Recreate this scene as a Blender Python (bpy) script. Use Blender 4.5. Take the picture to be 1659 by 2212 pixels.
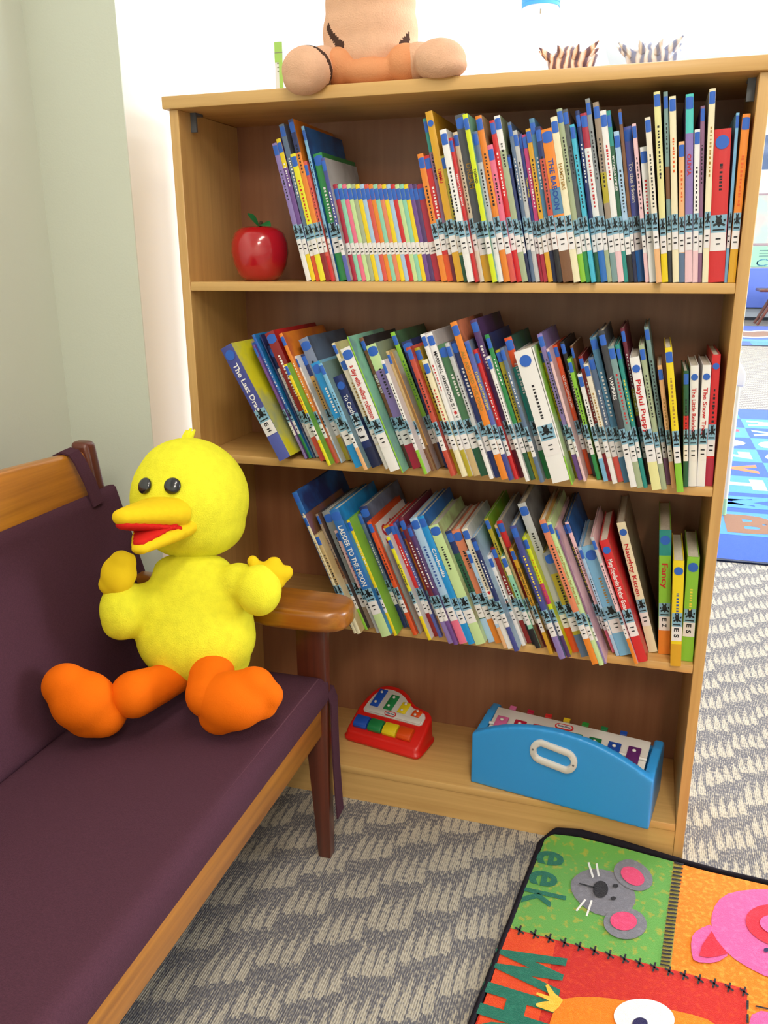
import bpy, bmesh, math, random
from mathutils import Vector, Matrix
random.seed(7)
for o in list(bpy.data.objects):
    bpy.data.objects.remove(o, do_unlink=True)
scene = bpy.context.scene
COL = scene.collection
PI = math.pi

# ------------------------------------------------------------------ camera
F_PX = 1809.3
CAM = Vector((0.9176, -1.5569, 1.1886))
PITCH, YAW, ROLL = 1.27856, 0.30489, -0.00579
R3 = Matrix.Rotation(YAW, 3, 'Z') @ Matrix.Rotation(PITCH, 3, 'X') @ Matrix.Rotation(ROLL, 3, 'Z')
cam_data = bpy.data.cameras.new('camera')
cam = bpy.data.objects.new('camera', cam_data)
COL.objects.link(cam)
cam.matrix_world = Matrix.Translation(CAM) @ R3.to_4x4()
cam_data.sensor_fit = 'VERTICAL'
cam_data.sensor_height = 36.0
cam_data.sensor_width = 27.0
cam_data.lens = 36.0 * F_PX / 2212.0
cam_data.clip_start = 0.02
cam_data.clip_end = 100
scene.camera = cam

def ray(u, v):
    return R3 @ Vector(((u - 829.5) / F_PX, -(v - 1106.0) / F_PX, -1.0))
def at(u, v, ax, val):
    "point of the place seen at photo pixel (u, v) that lies on the plane axis == val"
    d = ray(u, v); k = (val - CAM[ax]) / d[ax]
    return CAM + d * k
def atd(u, v, depth):
    return CAM + ray(u, v) * depth

# ------------------------------------------------------------------ world, lights, exposure
scene.view_settings.view_transform = 'Standard'
scene.view_settings.look = 'None'
scene.view_settings.gamma = 1.0
scene.view_settings.use_curve_mapping = False
scene.view_settings.exposure = 0.0

def hexc(h):
    h = h.lstrip('#')
    out = []
    for i in (0, 2, 4):
        s = int(h[i:i+2], 16) / 255.0
        out.append(s / 12.92 if s <= 0.04045 else ((s + 0.055) / 1.055) ** 2.4)
    return tuple(out) + (1.0,)

world = bpy.data.worlds.new('world')
scene.world = world
world.use_nodes = True
bg = world.node_tree.nodes['Background']
bg.inputs[0].default_value = (0.80, 0.90, 1.0, 1)
bg.inputs[1].default_value = 0.6

def area(name, loc, target, size, size_y, power, color):
    l = bpy.data.lights.new(name, 'AREA')
    l.shape = 'RECTANGLE'; l.size = size; l.size_y = size_y
    l.energy = power; l.color = color
    o = bpy.data.objects.new(name, l); COL.objects.link(o)
    o.location = loc
    o.rotation_euler = (Vector(target) - Vector(loc)).to_track_quat('-Z', 'Y').to_euler()
    return o
CEIL = 4.3
FRONT_P, REAR_P, BACK_P, WIN_P = 17.0, 58.0, 70.0, 520.0
# ceiling fluorescents over the reading corner
area('ceiling_lamp_light', (1.05, -1.3, 2.66), (1.05, -1.3, 0), 0.30, 1.15, FRONT_P, (1.0, 0.90, 0.76))
area('ceiling_lamp_light', (1.55, -3.3, 2.66), (1.55, -3.3, 0), 0.30, 1.15, REAR_P, (1.0, 0.90, 0.76))
# ceiling fluorescents of the big room behind
for yy in (3.2, 7.2, 11.4):
    for xx in (1.6, 5.2):
        area('hall_lamp_light', (xx, yy, CEIL - 0.14), (xx, yy, 0), 1.2, 1.2, BACK_P, (0.93, 0.97, 1.0))
# daylight through the hall windows
area('window_light', (7.80, 3.2, 2.0), (0, 3.2, 2.9), 5.0, 2.2, WIN_P, (0.84, 0.92, 1.0))
area('window_light', (7.80, 10.0, 2.0), (0, 10.0, 2.9), 5.0, 2.2, WIN_P, (0.84, 0.92, 1.0))

# ------------------------------------------------------------------ materials
MATS = {}
def nt(m):
    m.use_nodes = True
    return m.node_tree, m.node_tree.nodes['Principled BSDF']
def mat(name, col, rough=0.6, spec=0.5, bump=0.0, bscale=200.0, var=0.0, vscale=40.0, sheen=0.0, coat=0.0, col2=None):
    key = (name, col, rough, col2)
    if key in MATS: return MATS[key]
    m = bpy.data.materials.new(name); MATS[key] = m
    t, b = nt(m)
    c = hexc(col)
    b.inputs['Base Color'].default_value = c
    b.inputs['Roughness'].default_value = rough
    b.inputs['Specular IOR Level'].default_value = spec
    if sheen:
        b.inputs['Sheen Weight'].default_value = sheen
        b.inputs['Sheen Roughness'].default_value = 0.5
        b.inputs['Sheen Tint'].default_value = c
    if coat:
        b.inputs['Coat Weight'].default_value = coat
        b.inputs['Coat Roughness'].default_value = 0.12
    if var or col2 or bump:
        tc = t.nodes.new('ShaderNodeTexCoord')
    if var or col2:
        n = t.nodes.new('ShaderNodeTexNoise'); n.inputs['Scale'].default_value = vscale; n.inputs['Detail'].default_value = 4
        t.links.new(tc.outputs['Object'], n.inputs['Vector'])
        r = t.nodes.new('ShaderNodeValToRGB')
        if col2:
            r.color_ramp.elements[0].position = 0.42; r.color_ramp.elements[1].position = 0.60
            r.color_ramp.elements[0].color = c; r.color_ramp.elements[1].color = hexc(col2)
        else:
            r.color_ramp.elements[0].position = 0.3; r.color_ramp.elements[1].position = 0.7
            r.color_ramp.elements[0].color = tuple(x * (1 - var) for x in c[:3]) + (1,)
            r.color_ramp.elements[1].color = tuple(min(1, x * (1 + var)) for x in c[:3]) + (1,)
        t.links.new(n.outputs['Fac'], r.inputs['Fac'])
        t.links.new(r.outputs['Color'], b.inputs['Base Color'])
    if bump:
        n2 = t.nodes.new('ShaderNodeTexNoise'); n2.inputs['Scale'].default_value = bscale; n2.inputs['Detail'].default_value = 3
        t.links.new(tc.outputs['Object'], n2.inputs['Vector'])
        bp = t.nodes.new('ShaderNodeBump'); bp.inputs['Strength'].default_value = bump; bp.inputs['Distance'].default_value = 0.004
        t.links.new(n2.outputs['Fac'], bp.inputs['Height'])
        t.links.new(bp.outputs['Normal'], b.inputs['Normal'])
    return m

def wood(name, c_lo, c_hi, grain=(60, 60, 3), rough=0.42, coat=0.25, ring=0.35, knots=0.0):
    m = bpy.data.materials.new(name)
    t, b = nt(m)
    tc = t.nodes.new('ShaderNodeTexCoord')
    mp = t.nodes.new('ShaderNodeMapping'); mp.inputs['Scale'].default_value = grain
    t.links.new(tc.outputs['Object'], mp.inputs['Vector'])
    n = t.nodes.new('ShaderNodeTexNoise'); n.inputs['Scale'].default_value = 1.0; n.inputs['Detail'].default_value = 6; n.inputs['Roughness'].default_value = 0.6
    t.links.new(mp.outputs[0], n.inputs['Vector'])
    mp2 = t.nodes.new('ShaderNodeMapping'); mp2.inputs['Scale'].default_value = tuple(g * 0.14 for g in grain)
    t.links.new(tc.outputs['Object'], mp2.inputs['Vector'])
    n2 = t.nodes.new('ShaderNodeTexNoise'); n2.inputs['Scale'].default_value = 1.0; n2.inputs['Detail'].default_value = 2; n2.inputs['Distortion'].default_value = 1.2
    t.links.new(mp2.outputs[0], n2.inputs['Vector'])
    mx = t.nodes.new('ShaderNodeMix'); mx.data_type = 'FLOAT'; mx.inputs[0].default_value = ring
    t.links.new(n.outputs['Fac'], mx.inputs[2]); t.links.new(n2.outputs['Fac'], mx.inputs[3])
    r = t.nodes.new('ShaderNodeValToRGB')
    r.color_ramp.elements[0].position = 0.32; r.color_ramp.elements[1].position = 0.66
    r.color_ramp.elements[0].color = hexc(c_lo); r.color_ramp.elements[1].color = hexc(c_hi)
    t.links.new(mx.outputs[0], r.inputs['Fac'])
    t.links.new(r.outputs['Color'], b.inputs['Base Color'])
    b.inputs['Roughness'].default_value = rough
    b.inputs['Coat Weight'].default_value = coat; b.inputs['Coat Roughness'].default_value = 0.25
    return m

M_MAPLE = wood('maple_vertical', '#c39457', '#dbae6b', (70, 70, 2.5))
M_MAPLE_H = wood('maple_horizontal', '#c89858', '#dfb370', (2.5, 70, 70))
M_BACKP = wood('veneer_back', '#8a573c', '#a6704e', (28, 28, 1.6), rough=0.45, coat=0.15)
M_PINE = wood('honey_pine', '#743c0d', '#c27c26', (70, 2.2, 70), rough=0.35, coat=0.5, ring=0.5)
M_PINE_X = wood('honey_pine_cross', '#7a400e', '#c07a22', (2.2, 70, 70), rough=0.3, coat=0.6, ring=0.5)
M_CHERRY = wood('dark_cherry', '#431b0e', '#70301a', (70, 70, 2.2), rough=0.4, coat=0.4)
M_MAROON = mat('plum_upholstery', '#4d2d39', 0.95, 0.15, bump=0.5, bscale=900, var=0.13, vscale=420, sheen=0.35)

# ------------------------------------------------------------------ mesh helpers
class MB:
    def __init__(s): s.bm = bmesh.new(); s.mi = 0; s.smooth = False
    def mark(s, faces, mi=None, smooth=None):
        for f in faces:
            f.material_index = s.mi if mi is None else mi
            f.smooth = s.smooth if smooth is None else smooth
    def face(s, pts, mi=None, smooth=False):
        f = s.bm.faces.new([s.bm.verts.new(p) for p in pts]); s.mark([f], mi, smooth); return f
    def box(s, x0, x1, y0, y1, z0, z1, mi=None, bev=0.0, seg=2, M=None, smooth=None):
        before = set(s.bm.faces)
        r = bmesh.ops.create_cube(s.bm, size=1.0)
        T = Matrix.Translation(((x0+x1)/2, (y0+y1)/2, (z0+z1)/2)) @ Matrix.Diagonal((x1-x0, y1-y0, z1-z0, 1))
        bmesh.ops.transform(s.bm, matrix=T, verts=r['verts'])
        if bev:
            es = list({e for v in r['verts'] for e in v.link_edges})
            bmesh.ops.bevel(s.bm, geom=es, offset=bev, segments=seg, profile=0.5, affect='EDGES')
        new = [f for f in s.bm.faces if f not in before]
        if M is not None:
            bmesh.ops.transform(s.bm, matrix=M, verts=list({v for f in new for v in f.verts}))
        s.mark(new, mi, bool(bev) if smooth is None else smooth)
        return new
    def ell(s, c, r, M=None, mi=None, u=28, v=18):
        before = set(s.bm.faces)
        q = bmesh.ops.create_uvsphere(s.bm, u_segments=u, v_segments=v, radius=1.0)
        T = Matrix.Translation(c) @ (M.to_4x4() if M is not None else Matrix.Identity(4)) @ Matrix.Diagonal((r[0], r[1], r[2], 1))
        bmesh.ops.transform(s.bm, matrix=T, verts=q['verts'])
        s.mark([f for f in s.bm.faces if f not in before], mi, True)
    def tube(s, pts, rad, seg=14, mi=None, cap=True, flat=1.0):
        pts = [Vector(p) for p in pts]
        if not isinstance(rad, (list, tuple)): rad = [rad] * len(pts)
        rings = []
        for i, p in enumerate(pts):
            d = (pts[min(i+1, len(pts)-1)] - pts[max(i-1, 0)]).normalized()
            a = d.cross(Vector((0, 0, 1)))
            if a.length < 1e-3: a = Vector((1, 0, 0))
            a.normalize(); b = d.cross(a)
            rings.append([s.bm.verts.new(p + (a*math.cos(2*PI*k/seg) + b*flat*math.sin(2*PI*k/seg)) * rad[i]) for k in range(seg)])
        fs = []
        for i in range(len(rings)-1):
            for k in range(seg):
                fs.append(s.bm.faces.new([rings[i][k], rings[i][(k+1) % seg], rings[i+1][(k+1) % seg], rings[i+1][k]]))
        if cap:
            fs.append(s.bm.faces.new(rings[0][::-1])); fs.append(s.bm.faces.new(rings[-1]))
        s.mark(fs, mi, True)
    def lathe(s, prof, c=(0, 0, 0), seg=32, mi=None, sx=1.0, sy=1.0):
        rings = []
        for r, z in prof:
            rings.append([s.bm.verts.new((c[0]+r*sx*math.cos(2*PI*k/seg), c[1]+r*sy*math.sin(2*PI*k/seg), c[2]+z)) for k in range(seg)])
        fs = []
        for i in range(len(rings)-1):
            for k in range(seg):
                fs.append(s.bm.faces.new([rings[i][k], rings[i][(k+1) % seg], rings[i+1][(k+1) % seg], rings[i+1][k]]))
        fs.append(s.bm.faces.new(rings[0][::-1])); fs.append(s.bm.faces.new(rings[-1]))
        s.mark(fs, mi, True)
    def prism(s, poly, n, mi=None, smooth=False, mi_side=None):
        "polygon (list of 3d points) extruded by vector n"
        n = Vector(n)
        a = [s.bm.verts.new(p) for p in poly]; b = [s.bm.verts.new(Vector(p) + n) for p in poly]
        f1 = s.bm.faces.new(a[::-1]); f2 = s.bm.faces.new(b)
        side = [s.bm.faces.new([a[i], a[(i+1) % len(a)], b[(i+1) % len(a)], b[i]]) for i in range(len(a))]
        s.mark([f1, f2], mi, smooth); s.mark(side, mi if mi_side is None else mi_side, smooth)
        return [f1, f2] + side
    def bevel_all(s, off, seg=2, angle=0.5):
        bmesh.ops.recalc_face_normals(s.bm, faces=s.bm.faces[:])
        es = [e for e in s.bm.edges if len(e.link_faces) == 2 and e.calc_face_angle(0) > angle]
        bmesh.ops.bevel(s.bm, geom=es, offset=off, segments=seg, profile=0.5, affect='EDGES')
        for f in s.bm.faces: f.smooth = True
    def build(s, name, mats, parent=None, sharp=0.7, recalc=True, loc=None):
        if recalc: bmesh.ops.recalc_face_normals(s.bm, faces=s.bm.faces[:])
        me = bpy.data.meshes.new(name)
        s.bm.to_mesh(me); s.bm.free()
        for m in (mats if isinstance(mats, (list, tuple)) else [mats]): me.materials.append(m)
        if sharp: me.set_sharp_from_angle(angle=sharp)
        o = bpy.data.objects.new(name, me); COL.objects.link(o)
        if parent is not None: attach(o, parent)
        if loc is not None: o.location = loc
        return o

def attach(o, parent):
    "vertices stay in world space; parts of turned or moved things keep their place"
    o.parent = parent
    o.matrix_parent_inverse = (Matrix.Translation(parent.location) @ parent.rotation_euler.to_matrix().to_4x4()).inverted()

def tag(o, label, cat, group=None):
    o['label'] = label; o['category'] = cat
    if group: o['group'] = group
    return o
def thing(name, label, cat, loc=(0, 0, 0), rot=(0, 0, 0), group=None):
    o = bpy.data.objects.new(name, None); COL.objects.link(o)
    o.empty_display_size = 0.05
    o.location = loc; o.rotation_euler = rot
    return tag(o, label, cat, group)
def struct(o):
    o['kind'] = 'structure'; return o

_tc = {}
def text_polys(s, bold=0.0):
    "triangles of a piece of lettering, x along the line, y up; unit cap size 1"
    k = (s, bold)
    if k in _tc: return _tc[k]
    cu = bpy.data.curves.new('lettering', 'FONT'); cu.body = s; cu.size = 1.0; cu.offset = bold; cu.resolution_u = 3
    o = bpy.data.objects.new('lettering', cu); COL.objects.link(o)
    dg = bpy.context.evaluated_depsgraph_get()
    me = o.evaluated_get(dg).to_mesh()
    vs = [v.co.copy() for v in me.vertices]; fs = [list(p.vertices) for p in me.polygons]
    o.evaluated_get(dg).to_mesh_clear()
    bpy.data.objects.remove(o, do_unlink=True); bpy.data.curves.remove(cu)
    x0 = min(v.x for v in vs); x1 = max(v.x for v in vs)
    vs = [Vector((v.x - x0, v.y, 0)) for v in vs]
    _tc[k] = (vs, fs, x1 - x0)
    return _tc[k]
def add_text(mb, s, o, X, Y, height, length=None, mi=0, bold=0.0):
    "letters start at o, run along X, stand along Y"
    vs, fs, w = text_polys(s, bold)
    k = height / 0.72
    kx = k if length is None else length / w
    o = Vector(o); X = Vector(X).normalized(); Y = Vector(Y).normalized()
    bv = [mb.bm.verts.new(o + X * (v.x * kx) + Y * (v.y * k)) for v in vs]
    for f in fs:
        try: q = mb.bm.faces.new([bv[i] for i in f])
        except ValueError: continue
        q.material_index = mi; q.smooth = False

def soft(name, blobs, mats, parent=None, voxel=0.006, smooth=6, loc=None, tubes=()):
    "one continuous stuffed surface grown from overlapping ellipsoids / tubes"
    mb = MB()
    for b in blobs:
        mb.ell(b[0], b[1], b[2] if len(b) > 2 else None)
    for t in tubes:
        mb.tube(t[0], t[1])
        mb.ell(t[0][0], (t[1][0],)*3); mb.ell(t[0][-1], (t[1][-1],)*3)
    me = bpy.data.meshes.new(name); mb.bm.to_mesh(me); mb.bm.free()
    o = bpy.data.objects.new(name, me); COL.objects.link(o)
    m1 = o.modifiers.new('r', 'REMESH'); m1.mode = 'VOXEL'; m1.voxel_size = voxel; m1.use_smooth_shade = True
    m2 = o.modifiers.new('s', 'SMOOTH'); m2.iterations = smooth; m2.factor = 0.5
    dg = bpy.context.evaluated_depsgraph_get()
    me2 = bpy.data.meshes.new_from_object(o.evaluated_get(dg))
    o.modifiers.clear(); o.data = me2; bpy.data.meshes.remove(me)
    me2.name = name
    me2.materials.clear()
    for m in (mats if isinstance(mats, (list, tuple)) else [mats]): me2.materials.append(m)
    for p in me2.polygons: p.use_smooth = True
    if parent is not None: attach(o, parent)
    return o

# ================================================================== the setting
def carpet():
    m = bpy.data.materials.new('carpet_pile'); t, b = nt(m)
    N = t.nodes.new; L = t.links.new
    tc = N('ShaderNodeTexCoord'); sep = N('ShaderNodeSeparateXYZ'); L(tc.outputs['Object'], sep.inputs[0])
    def math_(op, a, b_=None, c_=None):
        n = N('ShaderNodeMath'); n.operation = op
        for i, v in enumerate((a, b_, c_)):
            if v is None: continue
            if hasattr(v, 'links'): L(v, n.inputs[i])
            else: n.inputs[i].default_value = v
        return n.outputs[0]
    def noise(scale, det=2):
        mp = N('ShaderNodeMapping'); mp.inputs['Scale'].default_value = scale
        L(tc.outputs['Object'], mp.inputs['Vector'])
        n = N('ShaderNodeTexNoise'); n.inputs['Scale'].default_value = 1.0; n.inputs['Detail'].default_value = det
        L(mp.outputs[0], n.inputs['Vector']); return n.outputs['Fac']
    X, Y = sep.outputs[0], sep.outputs[1]
    wob = noise((9, 7, 1)); wob2 = noise((2.2, 2.2, 1), 1)
    w = 0.0205
    V = math_('ADD', math_('DIVIDE', Y, 0.118), math_('ADD', math_('MULTIPLY', wob, 0.55), math_('MULTIPLY', noise((110, 60, 1), 2), 0.34)))
    xs = math_('ADD', X, math_('ADD', math_('MULTIPLY', wob, 0.016), math_('MULTIPLY', Y, 0.04)))
    q = math_('DIVIDE', xs, w)
    i = math_('FLOOR', q)
    grp = math_('FLOOR', math_('DIVIDE', i, 4.0))
    ph = math_('ADD', V, math_('ADD', math_('MULTIPLY', grp, 0.43), math_('MULTIPLY', math_('SUBTRACT', i, math_('MULTIPLY', grp, 4.0)), -0.07)))
    s_ = math_('FRACT', ph)
    fr = math_('FRACT', math_('ADD', q, 0.0))
    ctr = math_('ADD', math_('MULTIPLY', s_, 0.45), 0.22)
    d = math_('MULTIPLY', math_('ABSOLUTE', math_('SUBTRACT', fr, ctr)), 2.0)
    lim = math_('DIVIDE', math_('SUBTRACT', math_('ADD', 0.50, math_('MULTIPLY', wob2, 0.34)), s_), 0.50)
    speck = noise((330, 120, 1), 3)
    thread = math_('PINGPONG', X, 0.0021)
    f = math_('MINIMUM', math_('MAXIMUM', math_('MULTIPLY', math_('SUBTRACT', lim, d), 1.8), -0.40), 0.42)
    f = math_('ADD', f, math_('MULTIPLY', math_('SUBTRACT', speck, 0.5), 3.8))
    f = math_('ADD', f, math_('MULTIPLY', math_('SUBTRACT', thread, 0.001), 330.0))
    f = math_('ADD', f, 0.55)
    r = N('ShaderNodeValToRGB')
    e = r.color_ramp.elements
    e[0].position = 0.0; e[0].color = hexc('#66646a'); e[1].position = 1.0; e[1].color = hexc('#b8ae9d')
    k = e.new(0.5); k.color = hexc('#938d86')
    L(f, r.inputs['Fac']); L(r.outputs['Color'], b.inputs['Base Color'])
    b.inputs['Roughness'].default_value = 0.95; b.inputs['Specular IOR Level'].default_value = 0.1
    bp = N('ShaderNodeBump'); bp.inputs['Strength'].default_value = 0.4; bp.inputs['Distance'].default_value = 0.003
    L(math_('ADD', speck, math_('MULTIPLY', thread, 200.0)), bp.inputs['Height']); L(bp.outputs['Normal'], b.inputs['Normal'])
    return m
M_SAGE = mat('sage_paint', '#d6d9cb', 0.8, 0.25, bump=0.08, bscale=300)
M_CREAM = mat('cream_paint', '#ece8de', 0.8, 0.25)
M_HALLW = mat('hall_white_paint', '#f2f2ee', 0.8, 0.2)
M_CEIL = mat('ceiling_white', '#efefea', 0.9, 0.1)
M_TRIMW = mat('white_trim', '#dfe2e4', 0.5, 0.4)
M_HEAT = mat('grey_heater_metal', '#9ba1a8', 0.45, 0.5)
M_DARKGAP = mat('dark_toe_strip', '#23272f', 0.6, 0.3)
M_GLASS = bpy.data.materials.new('window_daylight'); _t, _b = nt(M_GLASS)
_b.inputs['Emission Color'].default_value = (0.85, 0.93, 1, 1); _b.inputs['Emission Strength'].default_value = 3.0
M_LAMP = bpy.data.materials.new('lamp_diffuser'); _t, _b = nt(M_LAMP)
_b.inputs['Emission Color'].default_value = (1, 0.97, 0.92, 1); _b.inputs['Emission Strength'].default_value = 6.0

XL, YC, XR, YB, XE, YF = -0.335, 0.035, -0.122, 17.0, 8.0, -4.6
mb = MB(); mb.box(-0.5, XE + .2, YF - .2, YB + .2, -0.12, 0.0); struct(mb.build('floor', carpet()))
mb = MB(); mb.box(-0.5, XL, YF, YC, 0, 2.75); struct(mb.build('wall_left', M_SAGE))
mb = MB(); mb.box(-0.5, XR, YC, YC + .003, 0, 2.75); struct(mb.build('wall_return', M_SAGE))
mb = MB(); mb.box(-0.5, XR, YC + .003, YB, 0, CEIL); struct(mb.build('wall_hall', M_CREAM))
mb = MB(); mb.box(-0.5, XE + .2, YB, YB + .2, 0, CEIL); struct(mb.build('wall_back', M_HALLW))
mb = MB(); mb.box(-0.5, XE + .2, YF - .2, YF, 0, 2.75); struct(mb.build('wall_front', M_SAGE))
mb = MB()
for (y0, y1, z0, z1) in ((YF, 0.7, 0, CEIL), (0.7, YB, 0, 0.9), (0.7, YB, 3.1, CEIL), (5.7, 7.5, 0.9, 3.1), (12.5, YB, 0.9, 3.1)):
    mb.box(XE, XE + .2, y0, y1, z0, z1)
struct(mb.build('wall_right', M_HALLW))
mb = MB(); mb.box(-0.5, XE + .2, YF - .2, 0.8, 2.75, 2.85); struct(mb.build('ceiling', M_CEIL))
mb = MB(); mb.box(-0.122, XE, 0.7, 0.8, 2.85, CEIL); struct(mb.build('wall_bulkhead', M_HALLW))
mb = MB(); mb.box(-0.5, XE + .2, 0.8, YB + .2, CEIL, CEIL + .1); struct(mb.build('ceiling_hall', M_CEIL))
for i, (y0, y1) in enumerate(((0.7, 5.7), (7.5, 12.5))):
    mb = MB(); mb.box(XE + .12, XE + .14, y0, y1, 0.9, 3.1); w = struct(mb.build('window_%d' % (i + 1), M_GLASS))
    mb = MB()
    for k in range(5):
        yy = y0 + 0.03 + k * (y1 - y0 - 0.06) / 4
        mb.box(XE + .02, XE + .10, yy - .03, yy + .03, 0.9, 3.1)
    mb.box(XE + .02, XE + .10, y0, y1, 0.9, 0.96); mb.box(XE + .02, XE + .10, y0, y1, 3.04, 3.1)
    mb.build('window_frame', M_TRIMW, w)
# baseboard heater along the far wall
mb = MB(); mb.box(0.5, XE, YB - .09, YB, 0.06, 0.24, mi=0); mb.box(0.5, XE, YB - .07, YB, 0.0, 0.06, mi=1); mb.box(0.5, XE, YB - .10, YB, 0.225, 0.25, mi=1)
struct(mb.build('baseboard_back', [M_HEAT, M_DARKGAP]))
# lamps that give the light
def troffer(x, y, z, sx, sy, label, grp=None):
    t = thing('ceiling_lamp', label, 'lamp', (x, y, z), group=grp)
    mb = MB()
    for a in ((-sx/2-.03, -sx/2, -sy/2-.03, sy/2+.03), (sx/2, sx/2+.03, -sy/2-.03, sy/2+.03), (-sx/2, sx/2, -sy/2-.03, -sy/2), (-sx/2, sx/2, sy/2, sy/2+.03)):
        mb.box(x+a[0], x+a[1], y+a[2], y+a[3], z-.06, z)
    mb.build('frame', M_TRIMW, t)
    mb = MB(); mb.box(x-sx/2, x+sx/2, y-sy/2, y+sy/2, z-.03, z-.005); mb.build('diffuser', M_LAMP, t)
troffer(1.05, -1.3, 2.75, 0.32, 1.2, 'fluorescent ceiling lamp right above the reading corner rug')
troffer(1.55, -3.3, 2.75, 0.32, 1.2, 'fluorescent ceiling lamp behind the reading corner')
for yy in (3.2, 7.2, 11.4):
    for xx in (1.6, 5.2):
        troffer(xx, yy, CEIL, 1.25, 1.25, 'square ceiling lamp of the big hall', 'square hall ceiling lamps')

# ================================================================== bookcase
W, TP, ZT, TB = 1.065, 0.0192, 1.4666, 0.0224
Z1, Z2, Z3, Z4, TS, D = 1.1487, 0.7952, 0.4431, 0.0857, 0.0181, 0.2457
case = thing('bookcase', 'maple bookcase with four shelves standing beside the plum settee', 'bookcase', (W/2, 0.13, 0))
for x0, x1 in ((0, TP), (W - TP, W)):
    mb = MB(); mb.box(x0, x1, 0, D + .006, 0, ZT, bev=0.0012, seg=1); mb.build('side_panel', M_MAPLE, case)
mb = MB(); mb.box(-.0094, W + .0094, -.0096, D + .012, ZT, ZT + TB, bev=0.002); mb.build('top_board', M_MAPLE_H, case)
for z in (Z1, Z2, Z3, Z4):
    mb = MB(); mb.box(TP, W - TP, 0.0005, D, z - TS, z, bev=0.0025); mb.build('shelf', M_MAPLE_H, case)
mb = MB(); mb.box(TP, W - TP, D, D + .006, 0, ZT); mb.build('back_panel', M_BACKP, case)
mb = MB(); mb.box(TP, W - TP, 0.002, 0.02, 0, Z4 - TS); mb.build('kick_board', M_MAPLE_H, case)
for x in (TP + .0005, W - TP - .0125):
    mb = MB(); mb.box(x, x + .012, 0.045, 0.05, ZT - .035, ZT); mb.box(x, x + .012, 0.05, 0.075, ZT - .004, ZT)
    mb.build('corner_bracket', mat('bracket_steel', '#5a5f6a', 0.4, 0.6), case)

# ================================================================== settee
ET = -0.162
sofa = thing('settee', 'long wooden settee with plum purple cushions in front of the bookcase', 'settee', (0.15, -0.9, 0))
YN = -2.25            # its other end, behind the photographer
def leg_pts(y0, y1):
    return None
# front legs carry the arms: tapered posts
for (ya, yb, s) in ((-0.207, -0.178, 1), (YN + .178, YN + .207, -1)):
    mb = MB()
    lo = [(0.3455, -0.178 if s > 0 else YN + .178), (0.3705, -0.178 if s > 0 else YN + .178)]
    a = -0.2035 if s > 0 else YN + .2035; b = -0.176 if s > 0 else YN + .176
    def ring(x0, x1, z): return [Vector((x0, a, z)), Vector((x1, a, z)), Vector((x1, b, z)), Vector((x0, b, z))]
    R_ = [ring(0.344, 0.371, 0), ring(0.323, 0.371, 0.30), ring(0.312, 0.371, 0.40), ring(0.311, 0.372, 0.545)]
    V_ = [[mb.bm.verts.new(p) for p in r] for r in R_]
    mb.bm.faces.new(V_[0][::-1]); mb.bm.faces.new(V_[-1])
    for i in range(3):
        for k in range(4): mb.bm.faces.new([V_[i][k], V_[i][(k+1) % 4], V_[i+1][(k+1) % 4], V_[i+1][k]])
    mb.bevel_all(0.003, 2); mb.build('leg', M_CHERRY, sofa)
    # rear leg and back post
    mb = MB()
    a = -0.2035 if s > 0 else YN + .2035; b = -0.168 if s > 0 else YN + .168
    R_ = [ring(-0.15, -0.11, 0), ring(-0.075, -0.03, 0.40), ring(-0.135, -0.10, 0.72), ring(-0.158, -0.118, 0.850)]
    V_ = [[mb.bm.verts.new(p) for p in r] for r in R_]
    mb.bm.faces.new(V_[0][::-1]); mb.bm.faces.new(V_[-1])
    for i in range(3):
        for k in range(4): mb.bm.faces.new([V_[i][k], V_[i][(k+1) % 4], V_[i+1][(k+1) % 4], V_[i+1][k]])
    mb.bevel_all(0.011, 4); mb.build('leg', M_CHERRY, sofa)
    # arm rest: rounded plank
    y_in, y_out = (-0.279, -0.170) if s > 0 else (YN + .279, YN + .170)
    ym = (y_in + y_out) / 2; h = abs(y_out - y_in) / 2
    poly = [(-0.12, y_out - .036*(1 if s > 0 else -1)), (0.12, y_out - .040*(1 if s > 0 else -1)), (0.21, ym - h*.55*(1 if s > 0 else -1)), (0.285, ym - h*(1 if s > 0 else -1))]
    if s < 0: h = -h
    for k in range(0, 13):
        th = -PI/2 + PI*k/12
        poly.append((0.352 + 0.084*math.copysign(abs(math.cos(th))**0.62, math.cos(th)) if math.cos(th) > 1e-6 else 0.352, ym + h*math.copysign(abs(math.sin(th))**0.8, math.sin(th))))
    poly += [(0.28, ym + h), (0.0, ym + h*.98), (-0.12, ym + h*.96)]
    mb = MB(); mb.prism([(x, y, 0.5445) for x, y in poly], (0, 0, 0.041)); mb.bevel_all(0.011, 4, 0.9); mb.build('arm_rest', M_PINE_X, sofa)
mb = MB(); mb.box(0.336, 0.361, YN + .2, -0.2037, 0.288, 0.3745, bev=0.003); mb.build('front_rail', M_PINE, sofa)
mb = MB(); mb.box(-0.06, -0.035, YN + .2, -0.2037, 0.288, 0.345, bev=0.003)
mb.box(-0.035, 0.336, -0.2275, -0.2037, 0.29, 0.345, bev=0.002); mb.box(-0.035, 0.336, YN + .2037, YN + .2275, 0.29, 0.345, bev=0.002)
for k in range(9):
    y = YN + .4 + k*0.19; mb.box(-0.035, 0.336, y, y + .05, 0.325, 0.344)
mb.build('seat_frame', M_CHERRY, sofa)
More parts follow.
